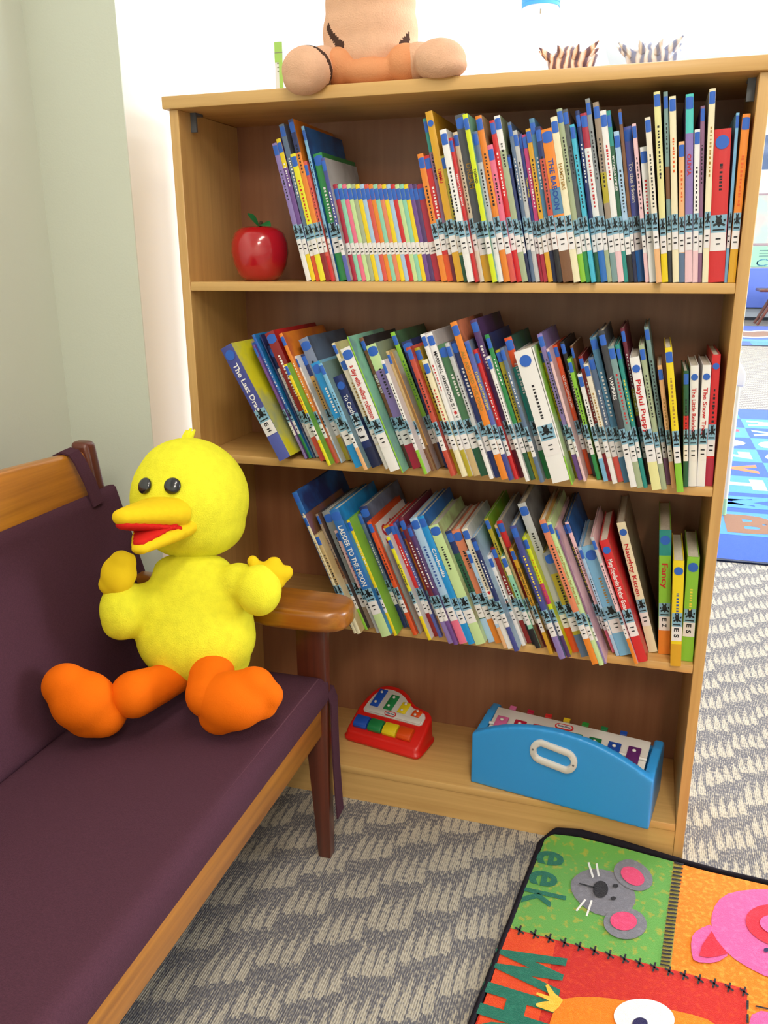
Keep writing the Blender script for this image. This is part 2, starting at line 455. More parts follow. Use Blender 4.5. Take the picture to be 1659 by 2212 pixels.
# crest rail, gently arched, leaning with the back
mb = MB(); n = 24; Rr = []
for i in range(n + 1):
    y = -0.2037 + (YN + .2037 + 0.2037) * i / n
    q = abs(2*i/n - 1)
    top = 0.834 + 0.026*(1 - q**2.2); bot = 0.735
    Rr.append([mb.bm.verts.new(p) for p in ((-0.086, y, bot), (-0.112, y, bot), (-0.146, y, top), (-0.122, y, top))])
for i in range(n):
    for k in range(4): mb.bm.faces.new([Rr[i][k], Rr[i][(k+1) % 4], Rr[i+1][(k+1) % 4], Rr[i+1][k]])
mb.bm.faces.new(Rr[0]); mb.bm.faces.new(Rr[-1][::-1])
mb.bevel_all(0.007, 3, 0.6); mb.build('crest_rail', M_PINE, sofa)
# cushions
def cushion(name, corners, thick, n_dir, rnd, nu=40, nv=14):
    "corners: a,b,c,d of the outer face; thickness grows against n_dir"
    mb = MB()
    before = set()
    a, b, c, d = [Vector(p) for p in corners]; n_ = Vector(n_dir).normalized()
    grid = []
    for i in range(nu + 1):
        row = []
        for j in range(nv + 1):
            u, v = i/nu, j/nv
            p = (a*(1-u) + b*u)*(1-v) + (d*(1-u) + c*u)*v
            row.append(p)
        grid.append(row)
    lu = (b - a).length; lv = (d - a).length
    def edge(u, v):
        e = min(u*lu, (1-u)*lu, v*lv, (1-v)*lv)
        return 1.0 if e >= rnd else math.sqrt(max(0, 1 - ((rnd - e)/rnd)**2))
    us = [0, .0006*1.5, .0025, .006, .011] ; 
    top = {}; bot = {}
    U = sorted(set([0, rnd*.08/lu, rnd*.3/lu, rnd*.6/lu, rnd/lu] + [k/nu for k in range(1, nu) if rnd*1.2/lu < k/nu < 1 - rnd*1.2/lu] + [1 - rnd/lu, 1 - rnd*.6/lu, 1 - rnd*.3/lu, 1 - rnd*.08/lu, 1]))
    Vv = sorted(set([0, rnd*.08/lv, rnd*.3/lv, rnd*.6/lv, rnd/lv] + [k/nv for k in range(1, nv) if rnd*1.2/lv < k/nv < 1 - rnd*1.2/lv] + [1 - rnd/lv, 1 - rnd*.6/lv, 1 - rnd*.3/lv, 1 - rnd*.08/lv, 1]))
    for i, u in enumerate(U):
        for j, v in enumerate(Vv):
            p = (a*(1-u) + b*u)*(1-v) + (d*(1-u) + c*u)*v
            e = edge(u, v)
            crown = 0.006*math.sin(PI*u)*math.sin(PI*v)
            top[i, j] = mb.bm.verts.new(p - n_*(rnd*(1 - e)) + n_*crown)
            border = i in (0, len(U)-1) or j in (0, len(Vv)-1)
            bot[i, j] = mb.bm.verts.new(p - n_*(thick - rnd*.5*(1 - e)))
    nu_, nv_ = len(U), len(Vv)
    for i in range(nu_-1):
        for j in range(nv_-1):
            mb.bm.faces.new([top[i, j], top[i+1, j], top[i+1, j+1], top[i, j+1]])
            mb.bm.faces.new([bot[i, j], bot[i, j+1], bot[i+1, j+1], bot[i+1, j]])
    for i in range(nu_-1):
        mb.bm.faces.new([top[i, 0], bot[i, 0], bot[i+1, 0], top[i+1, 0]]); mb.bm.faces.new([top[i, nv_-1], top[i+1, nv_-1], bot[i+1, nv_-1], bot[i, nv_-1]])
    for j in range(nv_-1):
        mb.bm.faces.new([top[0, j], top[0, j+1], bot[0, j+1], bot[0, j]]); mb.bm.faces.new([top[nu_-1, j], bot[nu_-1, j], bot[nu_-1, j+1], top[nu_-1, j+1]])
    for f in mb.bm.faces: f.smooth = True
    return mb.build(name, M_MAROON, sofa, sharp=1.2)
cushion('seat_cushion', ((0.373, -0.192, 0.418), (0.373, YN + .19, 0.418), (-0.02, YN + .19, 0.412), (-0.02, -0.192, 0.412)), 0.062, (0, 0, 1), 0.022)
nb = Vector((0.343, 0, 0.112)).normalized()
cushion('back_cushion', ((0.018, -0.158, 0.413), (0.018, YN + .158, 0.413), (-0.083, YN + .158, 0.763), (-0.083, -0.158, 0.763)), 0.06, tuple(nb), 0.02)
# welt along the seat front, and the cloth ties
mb = MB(); mb.tube([(0.3585, YN + .21, 0.4145), (0.3585, -0.21, 0.4145)], 0.0022, 8); mb.build('piping', mat('plum_piping', '#62404b', 0.9, 0.1), sofa)
def strap(pts, wdir, w, name='cushion_tie', th=0.003):
    mb = MB(); wd = Vector(wdir).normalized()*w/2
    pts = [Vector(p) for p in pts]; L = []
    for i, p in enumerate(pts):
        d = (pts[min(i+1, len(pts)-1)] - pts[max(i-1, 0)]).normalized(); nn = d.cross(wd).normalized()*th/2
        L.append([mb.bm.verts.new(q) for q in (p - wd - nn, p + wd - nn, p + wd + nn, p - wd + nn)])
    for i in range(len(L)-1):
        for k in range(4): mb.bm.faces.new([L[i][k], L[i][(k+1) % 4], L[i+1][(k+1) % 4], L[i+1][k]])
    mb.bm.faces.new(L[0][::-1]); mb.bm.faces.new(L[-1])
    for f in mb.bm.faces: f.smooth = True
    return mb.build(name, M_MAROON, sofa)
# tie hanging down the outside of the front leg
strap([(0.350, -0.187, 0.385), (0.371, -0.180, 0.378), (0.377, -0.176, 0.355), (0.378, -0.178, 0.30), (0.380, -0.180, 0.22), (0.383, -0.180, 0.15), (0.386, -0.180, 0.098)], (0, 1, 0.08), 0.034)
# tie looped over the crest rail by the post
strap([(-0.070, -0.246, 0.742), (-0.084, -0.246, 0.785), (-0.104, -0.244, 0.825), (-0.116, -0.243, 0.8395), (-0.134, -0.242, 0.8425), (-0.152, -0.242, 0.836), (-0.150, -0.242, 0.80), (-0.124, -0.242, 0.74)], (0, 1, 0.12), 0.03, th=0.004)

# ================================================================== books
CN = dict(lav='#8d78b8', purple='#6f4a92', plum='#54386f', magenta='#c03c78', pink='#e8708f', ltpink='#ecc3cb', crimson='#b02a44', red='#cf2a2f', dkred='#8c2224',
          brick='#c04d3e', coral='#d8574c', salmon='#e08563', orange='#e8872d', redor='#dd5426', peach='#e9b381', tan='#c8ad7c', wheat='#cf9f58', gold='#d9a227',
          yellow='#ecd01f', bryel='#e8e02a', paleyel='#e6e0a0', chart='#d5e21c', lime='#8cc63c', ltlime='#c6dfa0', mint='#8fd0b4', green='#2f8a4c', dkgreen='#285b42', forest='#4f7d5a', sage='#a7b291',
          olive='#b3a32c', teal='#2c8f88', turq='#4fc4c0', cyan='#45b4d4', sky='#7fb8e0', ltblue='#a9c8e8', blue='#2f70c0', brblue='#2391d8', steel='#4f82a8', slate='#5f7392', peri='#5a64b4',
          indigo='#454a94', navy='#26336a', dknavy='#20264a', black='#242226', charcoal='#3a3b42', dkgrey='#55585e', grey='#8e9296', ltgrey='#bfc0c4', greyblue='#7f8aa8', white='#ece9ea', cream='#ece1c0', ivory='#e6dccb',
          beige='#d6c6ac', brown='#7a5238', dkbrown='#4d3428', taupe='#9b8878', mauve='#8d6486', maroon='#6e2338', greyteal='#7d9a9c')
NICE = dict(lav='lavender', plum='dark purple', ltpink='pale pink', dkred='dark red', brick='brick red', redor='orange-red', wheat='tan brown', bryel='bright yellow', paleyel='pale yellow',
            chart='chartreuse', ltlime='pale green', dkgreen='dark green', forest='forest green', turq='turquoise', ltblue='pale blue', sky='sky blue', brblue='bright blue', steel='steel blue',
            slate='slate blue', peri='periwinkle', dknavy='very dark navy', dkgrey='dark grey', ltgrey='light grey', greyblue='grey-blue', dkbrown='dark brown', greyteal='grey-teal', olive='olive gold', gold='golden', mint='mint green', sage='sage green', lime='lime green')
def nice(c): return NICE.get(c, c)
M_DOT = mat('blue_sticker', '#2f63c4', 0.45, 0.4)
M_LABEL = mat('white_label', '#e9e4e6', 0.5, 0.35)
M_LOGO = mat('sticker_pale_blue', '#86b2cc', 0.45, 0.4)
M_LOGOK = mat('sticker_black', '#171b20', 0.45, 0.4)
M_PAGES = mat('book_pages', '#d8d0c2', 0.9, 0.1, var=0.1, vscale=300)
def bmat(c, r=0.38): return mat('book_' + c, CN[c], r, 0.45)
def fmat(c, c2):
    return mat('cover_art_' + c, CN[c], 0.4, 0.45, col2=CN[c2], vscale=9.0)
INK = {'w': '#f1eeee', 'k': '#26242a', 'r': '#c3272c', 'y': '#ecd84a', 'o': '#e0622a', 'b': '#2c4f9e', 'g': '#3b7d46', 'p': '#a04a8a', 'n': '#a8803c'}
# crop frames used while measuring: (u0, v0, scale)
FR = {'A': (560, 150, 4.1475), 'B': (900, 150, 4.1475), 'C': (1259, 150, 4.1475), 'D': (450, 650, 4.1475), 'E': (800, 650, 4.1475), 'F': (1180, 650, 3.95),
      'G': (630, 1010, 4.4838), 'H': (950, 1010, 4.9152), 'I': (1220, 1030, 4.879)}
# frame, spine top left x,y, spine foot left x,y, upper colour, foot colour, options
# W max width, t title, i ink, k 'p' thin paperback, a cover colours, m middle colour
ROW1 = [
 ('A',115,670,425,1885,'lav','white',{}), ('A',150,630,470,1885,'purple','yellow',dict(b='yellow')), ('A',175,500,512,1885,'slate','redor',{}),
 ('A',285,765,548,1890,'bryel','bryel',dict(i='r')), ('A',240,410,600,1890,'orange','dkred',dict(b='navy')), ('A',390,830,648,1890,'coral','red',{}),
 ('A',375,515,690,1885,'sky','ltgrey',dict(a='blue,navy')), ('A',480,765,728,1880,'green','green',{}), ('A',550,800,790,1890,'indigo','peri',dict(a='ltgrey,grey'))]
for k, (c, tx) in enumerate(zip('crimson mint pink ltlime sage yellow ltblue coral orange mint salmon yellow ltblue red ltlime mint yellow purple plum crimson'.split(),
                                [670,710,748,785,825,865,915,955,1000,1035,1080,1125,1170,1205,1235,1268,1305,1338,1378,1415])):
    ROW1.append(('A', tx, 1035, 845 + k*39.0, 1890, c, c, dict(k='p')))
ROW1 += [
 ('B',-5,765,232,1895,'orange','orange',{}), ('B',65,780,287,1895,'red','redor',{}), ('B',15,450,340,1900,'mauve','maroon',dict(b='teal')), ('B',30,390,372,1910,'gold','gold',dict(t='UMMU',i='r',r=1)),
 ('B',195,780,436,1910,'olive','dkgreen',{}), ('B',180,550,468,1925,'white','white',{}), ('B',255,620,535,1920,'red','red',dict(t='KNIGHTS II MY BRAVE',i='w')),
 ('B',300,570,580,1910,'beige','ivory',{}), ('B',315,420,622,1910,'dkgrey','gold',dict(t='DREAM',i='n')), ('B',380,410,692,1930,'chart','chart',dict(t='TOPPED',i='k',a='mint,greyteal')),
 ('B',495,565,748,1920,'ltgrey','white',dict(b='slate')), ('B',520,425,800,1915,'orange','orange',dict(a='tan,taupe')), ('B',640,685,858,1915,'pink','coral',{}), ('B',660,465,915,1910,'red','red',{}),
 ('B',690,425,962,1910,'sage','sage',dict(b='white')), ('B',820,770,1018,1910,'navy','dknavy',dict(i='w')), ('B',890,475,1050,1905,'slate','slate',{}),
 ('B',845,555,1085,1905,'ltgrey','ltgrey',{}), ('B',925,585,1130,1900,'indigo','crimson',dict(t='Duncan Moon',i='y')), ('B',960,590,1160,1905,'magenta','crimson',dict(i='w')),
 ('B',985,540,1200,1910,'gold','gold',{}), ('B',1045,445,1245,1910,'steel','dknavy',dict(i='w')), ('B',1095,520,1285,1920,'brick','black',dict(b='navy')),
 ('B',1150,545,1335,1920,'orange','brown',dict(t='THE BABOON',i='b',m='steel')), ('B',1195,435,1430,1920,'cream','cream',dict(t='HAMSTERS',i='n')), ('B',1260,360,1495,1915,'sage','lime',{}),
 ('B',1320,365,1545,1915,'dkgrey','green',dict(a='dkgrey,salmon')), ('B',1385,500,1590,1920,'cyan','cyan',{}), ('B',1445,375,1640,1905,'navy','dkgreen',{}),
 ('C',5,400,190,1905,'white','blue',dict(i='r',b='crimson')), ('C',30,165,250,1905,'grey','sage',{}), ('C',120,300,292,1905,'taupe','greyteal',dict(m='olive')),
 ('C',180,375,345,1905,'white','ltpink',dict(i='r')), ('C',235,375,402,1905,'dkgreen','teal',dict(t="MITCHELL'S LICENSE",i='w',b='teal')), ('C',305,560,440,1905,'ltblue','black',{}),
 ('C',345,360,490,1905,'brown','dknavy',{}), ('C',395,520,525,1885,'peri','blue',dict(t='To the Moon',i='w')), ('C',470,490,592,1905,'ltpink','ltpink',{}), ('C',550,700,630,1910,'white','white',dict(i='r')),
 ('C',580,435,688,1950,'ivory','peach',{}), ('C',665,140,742,1910,'paleyel','yellow',dict(i='k')), ('C',755,155,800,1905,'greyteal','charcoal',dict(m='brown')),
 ('C',810,245,840,1910,'cream','cream',dict(i='o')), ('C',895,650,898,1910,'peach','slate',dict(i='o')), ('C',960,225,950,1910,'lav','ltpink',dict(t='OLIVIA',i='r',b='turq',c='#d9cfe2')),
 ('C',1040,540,1018,1910,'white','ltpink',dict(i='k')), ('C',1095,330,1066,1905,'mauve','mauve',{}), ('C',1175,175,1106,1910,'cream','cream',dict(i='n')),
 ('C',1220,540,1160,1905,'red','red',dict(r=1,i='k',W=122)), ('C',1395,390,1285,1900,'sky','sky',{}), ('C',1475,400,1337,1905,'orange','gold',dict(i='o',W=56))]
ROW2 = [
 ('D',110,435,640,1440,'indigo','peri',dict(t='The Last Drag',i='w',a='bryel,sage',r=1,call='E H',W=118)), ('D',315,365,765,1390,'taupe','sage',dict(a='sage,brown')), ('D',370,400,868,1420,'purple','lav',dict(i='o')),
 ('D',378,310,905,1415,'blue','green',dict(a='brblue,blue')), ('D',520,310,945,1410,'navy','slate',{}), ('D',500,410,968,1405,'white','ltgrey',dict(t='NOT YOUR TYPICAL DRAGON',i='k',b='navy')),
 ('D',545,300,1010,1440,'dkred','coral',dict(a='red,dkred')), ('D',650,575,1075,1480,'yellow','bryel',dict(i='r',a='lime,green')), ('D',610,300,1142,1460,'orange','brick',dict(i='w',a='orange,brick')),
 ('D',760,500,1190,1455,'white','ltblue',dict(t='THEO SLEEP',i='k')), ('D',830,490,1240,1435,'wheat','olive',dict(b='navy')), ('D',805,355,1282,1440,'greyblue','taupe',dict(a='slate,charcoal')),
 ('D',905,570,1322,1500,'brblue','brblue',dict(i='w',a='sky,mint')), ('D',985,570,1398,1530,'sky','peach',dict(a='greyteal,slate')), ('D',1120,690,1468,1500,'navy','dknavy',dict(t='To Catch a Star',i='w',W=84,r=1,call='E J')),
 ('D',1080,385,1556,1490,'cream','ivory',dict(a='paleyel,tan')), ('D',1170,530,1590,1510,'ivory','white',dict(i='n')), ('D',1200,440,1632,1580,'white','white',dict(t='a day with wilbur robinson',i='r',a='ltblue,sage')),
 ('E',-232,325,285,1555,'lime','lime',dict(i='k',a='mint,slate')), ('E',10,340,335,1500,'brown','dkbrown',dict(t='SLEEPY BOY',i='w',a='charcoal,black')), ('E',-60,410,385,1510,'lav','crimson',dict(b='ltlime',a='sage,greyteal')),
 ('E',90,540,485,1560,'white','lime',{}), ('E',85,455,550,1530,'tan','brown',{}), ('E',150,460,590,1520,'wheat','brown',dict(a='ltgrey,wheat')), ('E',155,290,630,1490,'lime','brown',dict(i='g',a='forest,charcoal')),
 ('E',280,375,675,1500,'navy','navy',{}), ('E',315,425,725,1580,'brick','brick',dict(a='coral,dkred')), ('E',400,430,790,1560,'olive','olive',dict(a='olive,gold')), ('E',460,540,828,1585,'cream','cream',dict(i='r')),
 ('E',455,305,885,1580,'white','olive',dict(i='r')), ('E',500,300,935,1575,'white','tan',dict(t='MARSHALL ARMSTRONG IS NEW',i='k',a='ltgrey,white',mp=1)), ('E',620,400,1000,1575,'forest','dkgreen',dict(a='grey,ltgrey')),
 ('E',670,385,1078,1600,'ltgrey','white',{}), ('E',720,370,1128,1590,'navy','navy',dict(a='navy,dknavy')), ('E',710,200,1185,1625,'orange','orange',dict(t='ALL ABOARD THE DINO',i='n',a='salmon,brown')), ('E',850,370,1252,1615,'peri','indigo',dict(t='THERE ARE MONSTERS',i='y',a='slate,grey')),
 ('E',930,445,1305,1605,'red','red',dict(i='w')), ('E',905,180,1355,1590,'plum','maroon',dict(a='plum,charcoal')), ('E',1040,505,1405,1630,'white','white',dict(i='k')),
 ('E',1030,310,1450,1610,'green','dkgreen',dict(i='w',a='navy,charcoal')), ('E',1130,450,1495,1610,'olive','olive',{}), ('E',1180,430,1535,1640,'slate','slate',dict(a='grey,slate')), ('E',1200,340,1592,1600,'teal','green',dict(b='redor',a='dkgreen,navy')),
 ('E',1300,465,1648,1650,'white','white',dict(r=1,i='k',W=150,a='ltgrey,white')), ('F',-92,400,214,1575,'white','lime',dict(a='lime,white')), ('F',-70,430,245,1510,'yellow','olive',{}),
 ('F',-82,290,290,1535,'lav','purple',dict(a='lav,greyblue')), ('F',5,415,336,1545,'ltpink','ltpink',dict(i='p')), ('F',70,385,384,1440,'redor','redor',dict(t='OLD MACDONALD HAD',i='w')), ('F',135,355,418,1500,'black','charcoal',{}),
 ('F',190,500,450,1530,'lime','green',{}), ('F',250,390,495,1500,'brown','dknavy',{}), ('F',265,630,510,1545,'white','sky',dict(i='k')), ('F',300,480,552,1540,'dkred','crimson',{}), ('F',330,545,588,1565,'ivory','white',dict(i='n')),
 ('F',365,490,635,1550,'slate','coral',{}), ('F',390,320,685,1555,'steel','steel',dict(a='steel,greyteal')), ('F',470,265,742,1595,'charcoal','white',dict(t='VAMPIRES',i='w',a='dkgrey,charcoal')), ('F',540,395,800,1600,'greyteal','sage',dict(i='r')),
 ('F',610,380,855,1600,'teal','teal',dict(i='y')), ('F',655,240,893,1570,'maroon','dkbrown',dict(m='olive')), ('F',735,490,928,1620,'white','paleyel',dict(t='Playful Puppy',i='r',r=1)), ('F',815,385,1012,1615,'sage','sage',{}),
 ('F',860,230,1055,1570,'greyteal','mauve',{}), ('F',975,555,1097,1600,'peach','peach',dict(i='n')), ('F',1040,405,1140,1650,'yellow','lime',dict(i='n',W=52)), ('F',1195,600,1192,1590,'dkgreen','dkgreen',dict(m='red')),
 ('F',1260,555,1240,1585,'white','white',dict(t='The Little Reindeer',i='r',r=1)), ('F',1365,550,1310,1585,'white','white',dict(t='The Snow Tree',i='r',r=1)), ('F',1450,460,1380,1580,'red','crimson',dict(r=1,W=58,i='k'))]
ROW3 = [
 ('G',125,260,612,1570,'blue','navy',dict(a='navy,blue')), ('G',95,470,640,1620,'cream','cream',dict(i='n',a='brown,mauve')), ('G',230,660,672,1630,'tan','cream',dict(a='tan,cream')), ('G',260,460,752,1580,'taupe','lime',dict(m='brown',a='charcoal,brown')),
 ('G',350,440,800,1560,'grey','taupe',{}), ('G',450,620,865,1610,'ltpink','ltgrey',dict(i='p')), ('G',420,430,915,1680,'blue','ltlime',dict(t='LADDER TO THE MOON',i='w',a='brblue,navy')),
 ('G',580,520,1050,1640,'yellow','yellow',dict(i='w',a='lime,lime')), ('G',710,465,1140,1560,'slate','navy',dict(i='w')), ('G',740,400,1185,1560,'navy','slate',dict(a='greyblue,charcoal')), ('G',790,540,1235,1635,'redor','redor',{}),
 ('G',835,560,1295,1620,'greyteal','greyteal',dict(t='Splat Entwistle',i='k',a='white,ivory',cov='Splat')), ('G',990,580,1345,1560,'purple','orange',dict(b='gold',a='red,orange')), ('G',1040,690,1440,1690,'bryel','yellow',dict(t='and the Purple',i='k',a='white,ltgrey')),
 ('G',1110,570,1500,1655,'red','dkred',{}), ('G',1135,560,1545,1665,'peri','peri',{}), ('G',1185,600,1590,1650,'orange','peach',dict(a='slate,charcoal')),
 ('H',-241,559,225,1890,'maroon','lav',dict(i='w')), ('H',-215,640,285,1905,'plum','purple',{}), ('H',-164,565,345,1895,'ltblue','pink',dict(i='b',a='ltblue,sky')), ('H',-71,542,440,1900,'brblue','brblue',dict(t='Cinderella',i='w',a='blue,navy')),
 ('H',25,640,520,1905,'ltlime','ltlime',dict(a='ltlime,brown')), ('H',220,700,668,1880,'dkgreen','ltblue',dict(b='navy',a='taupe,brown')), ('H',260,690,745,1890,'salmon','orange',{}), ('H',390,905,835,1940,'ltblue','peach',{}), ('H',330,670,880,1950,'ivory','white',dict(mp=1,a='ltgrey,white')),
 ('H',435,770,950,1975,'navy','indigo',dict(i='w',a='ltblue,slate')), ('H',610,950,1030,1915,'white','white',dict(i='k',mp=1)), ('H',670,870,1085,1890,'dkred','dkred',dict(mp=1)), ('H',590,560,1140,1900,'olive','black',dict(a='lime,olive')),
 ('H',765,965,1180,1945,'mint','black',dict(b='cream',i='k')), ('H',680,625,1240,1940,'tan','brown',dict(a='tan,brown')), ('H',750,590,1275,1930,'dkred','maroon',dict(b='red',a='ltgrey,taupe')), ('H',860,880,1330,2005,'gold','gold',dict(t='THERE WAS AN OLD PIRATE',i='k')),
 ('H',970,910,1385,1980,'dkgrey','maroon',dict(a='taupe,crimson')), ('H',960,650,1440,2060,'indigo','lav',dict(i='y',a='slate,navy')), ('H',1105,770,1520,2040,'chart','plum',dict(i='o',m='magenta')), ('H',1035,410,1580,1990,'ltgrey','redor',dict(a='grey,charcoal')),
 ('I',-57,826,345,1925,'olive','slate',dict(b='grey',i='k')), ('I',-126,478,480,2025,'salmon','orange',dict(a='wheat,brown')), ('I',-47,498,555,2045,'ltlime','ltlime',dict(t='How Do Dinosaurs Eat Their Food',i='n',a='ltlime,sage')),
 ('I',70,560,612,2000,'mauve','lav',dict(a='ltpink,mauve')), ('I',115,490,650,1850,'charcoal','brown',dict(i='y')), ('I',180,500,690,1880,'ltpink','pink',dict(a='blue,navy')), ('I',340,770,735,1915,'ltblue','ltblue',{}),
 ('I',365,760,775,1915,'sky','sky',dict(r=1,i='n',W=135)), ('I',475,660,945,2005,'ltpink','orange',dict(b='ltgrey')), ('I',570,700,985,1985,'red','red',dict(r=1,t='Mary Engelbreits Mother Goose',i='w',W=88)), ('I',660,500,1012,1750,'cream','cream',dict(r=1,t='Naughty Kitten',i='r',W=82,a='taupe,brown')),
 ('I',1100,570,1085,1870,'lime','orange',dict(r=1,b='teal',t='Fancy',i='r',W=108,call='E Z')), ('I',1215,890,1180,2000,'yellow','gold',dict(r=1,i='b',W=98,call='E S')), ('I',1365,850,1290,1945,'lime','lime',dict(r=1,i='y',W=110,call='E S'))]

SIL = [[(.30,.95),(.38,1.0),(.42,.90),(.52,.90),(.58,1.0),(.66,.94),(.62,.80),(.70,.62),(.62,.52),(.40,.52),(.30,.64),(.36,.80)],
       [(.18,.48),(.40,.56),(.66,.56),(.86,.44),(.80,.34),(.62,.44),(.52,.30),(.40,.44),(.22,.34)],
       [(.20,.20),(.80,.20),(.84,.12),(.16,.12)], [(.15,.70),(.26,.66),(.22,.56),(.12,.60)], [(.74,.72),(.88,.76),(.86,.62),(.76,.60)]]
BEPS = 0.0006
def make_book(root, t, h, dp, ct, cf, op, lastgap=0.0):
    paper = op.get('k') == 'p' or t < 0.0055
    c = 0.0007 if paper else 0.0016
    inset = 0.0008 if paper else 0.0028
    bulge = min(0.0010, t*0.10)
    nS = 6
    def sy(s): return -bulge*(1 - (2*s - 1)**2)
    # cover: two boards and a rounded spine, coloured in bands
    zl = [0.0]; bands = []
    hl0, hl1 = 0.050, 0.078
    foot = 0.215*h
    brk = [(0, foot, cf)]
    if op.get('m'): brk += [(foot, .45*h, ct), (.45*h, .62*h, op['m']), (.62*h, h, ct)]
    else: brk += [(foot, h, ct)]
    if op.get('b'):
        z0, z1, cc = brk.pop(); brk += [(z0, .80*h, cc), (.80*h, h, op['b'])]
    mats = []; midx = {}
    def mi(c_):
        if c_ not in midx:
            midx[c_] = len(mats); mats.append(bmat(c_))
        return midx[c_]
    mb = MB()
    for z0, z1, c_ in brk:
        i = mi(c_)
        for k in range(nS):
            s0, s1 = k/nS, (k+1)/nS
            mb.face([(s0*t, sy(s0), z0), (s1*t, sy(s1), z0), (s1*t, sy(s1), z1), (s0*t, sy(s0), z1)], i, True)
    a = op.get('a')
    if a: fm = fmat(*a.split(','))
    else: fm = bmat(ct)
    mats.append(fm); fi = len(mats) - 1
    # boards
    for x0, x1 in ((0, c), (t - c, t)):
        P = lambda x, y, z: (x, y, z)
        mb.face([(x0,0,0),(x0,0,h),(x0,dp,h),(x0,dp,0)], fi); mb.face([(x1,0,0),(x1,dp,0),(x1,dp,h),(x1,0,h)], fi)
        mb.face([(x0,0,h),(x1,0,h),(x1,dp,h),(x0,dp,h)], fi); mb.face([(x0,0,0),(x0,dp,0),(x1,dp,0),(x1,0,0)], fi); mb.face([(x0,dp,0),(x0,dp,h),(x1,dp,h),(x1,dp,0)], fi)
    # spine caps and inner side
    iC, iF = mi(brk[-1][2]), mi(cf)
    for zz, ii in ((0, iF), (h, iC)):
        ring = [(k/nS*t, sy(k/nS), zz) for k in range(nS + 1)] + [(t - c, c, zz), (c, c, zz)]
        mb.face(ring if zz else ring[::-1], ii)
    mb.face([(c, c, 0), (c, c, h), (t - c, c, h), (t - c, c, 0)], fi)
    # lettering on the spine
    ztop = h - (0.036 if op.get('r') else 0.032)
    zlab = min(0.112, .42*h)
    if op.get('t'):
        ik = op.get('i', 'k'); mats.append(mat('ink_' + ik, INK[ik], 0.5, 0.3)); ti = len(mats) - 1
        th = min(0.50*t, 0.0115)
        L = min(ztop - zlab - .006, th*0.95*len(op['t']))
        add_text(mb, op['t'], (t/2 - th*.5 , -bulge - 0.0005, zlab + (ztop - zlab)*0.5 + L/2), (0, 0, -1), (1, 0, 0), th, L, ti, 0.02)
    elif not paper:
        ik = op['i'] if op.get('i') else 'w' if ct in ('navy','slate','green','purple','indigo','crimson','red','dkred','plum','maroon','charcoal','black','brown','steel','teal','blue','brblue','peri','forest') else 'k'
        mats.append(mat('ink_' + ik, INK[ik], 0.5, 0.3)); ti = len(mats) - 1
        z = ztop - .012 - random.random()*.02; n = random.randint(8, 20)
        for q in range(n):      # blurred small print
            wv = t*random.uniform(.10, .17); ln = random.uniform(.002, .0045)
            if z - ln < zlab + .01: break
            wv = min(wv, .0022)
            mb.face([(t/2 - wv, -bulge - .0004, z - ln), (t/2 + wv, -bulge - .0004, z - ln), (t/2 + wv, -bulge - .0004, z), (t/2 - wv, -bulge - .0004, z)], ti)
            z -= ln + random.uniform(.0012, .004)
    if op.get('mp'):           # small red leaf mark of the award sticker
        mats.append(mat('ink_r', INK['r'], 0.5, 0.3)); mats.append(mat('ink_w', INK['w'], 0.5, 0.3)); r_ = min(.009, t*.42)
        y_ = -bulge - .0006; zc = zlab + .014
        mb.face([(t*.04, y_, zc - r_*1.3), (t*.96, y_, zc - r_*1.3), (t*.96, y_, zc + r_*1.3), (t*.04, y_, zc + r_*1.3)], len(mats) - 1)
        pts = []
        for q in range(14):
            rr = r_*(1.0 if q % 2 == 0 else .55); th_ = 2*PI*q/14
            pts.append((t/2 + rr*.8*math.cos(th_), y_ - .0002, zc + rr*math.sin(th_)))
        mb.face(pts, len(mats) - 2)
    if op.get('cov'):          # title on the front board
        mats.append(mat('ink_r', INK['r'], 0.5, 0.3))
        add_text(mb, op['cov'], (t + .00015, 0.018, h*0.80), (0, 1, 0.0), (0, 0, 1), 0.040, 0.115, len(mats) - 1, 0.02)
    cv = mb.build('cover', mats, None, recalc=False); cv.parent = root
    if op.get('cov') is None and a: cv['label'] = 'printed cover'
    # page block
    mb = MB(); mb.box(c, t - c, c + .0004, dp - inset, inset, h - inset)
    pg = mb.build('page_block', M_PAGES); pg.parent = root; pg['label'] = 'off-white page block'
    # stickers
    def wrap(z0, z1, eps, m_, name, lo=0.02, hi=0.98):
        mb = MB()
        for k in range(nS):
            s0 = lo + (hi - lo)*k/nS; s1 = lo + (hi - lo)*(k+1)/nS
            mb.face([(s0*t, sy(s0) - eps, z0), (s1*t, sy(s1) - eps, z0), (s1*t, sy(s1) - eps, z1), (s0*t, sy(s0) - eps, z1)], 0, True)
        return mb
    if op.get('k') == 'p':
        d0 = h - .028; mb = wrap(d0, h - .008, .0004, None, '')
        o = mb.build('blue_sticker', M_DOT, None, recalc=False); o.parent = root; o['label'] = 'blue sticker'
        mb = wrap(.050, .072, .0004, None, '')
        for q in range(2):
            zz = .060 - q*.006
            mb.face([(t*.25, -bulge - .0007, zz), (t*.75, -bulge - .0007, zz), (t*.75, -bulge - .0007, zz + .0018), (t*.25, -bulge - .0007, zz + .0018)], 1)
        o = mb.build('call_label', [M_LABEL, mat('ink_k', INK['k'], 0.5, 0.3)], None, recalc=False); o.parent = root; o['label'] = 'white call label'
        return
    if t < 0.003: return
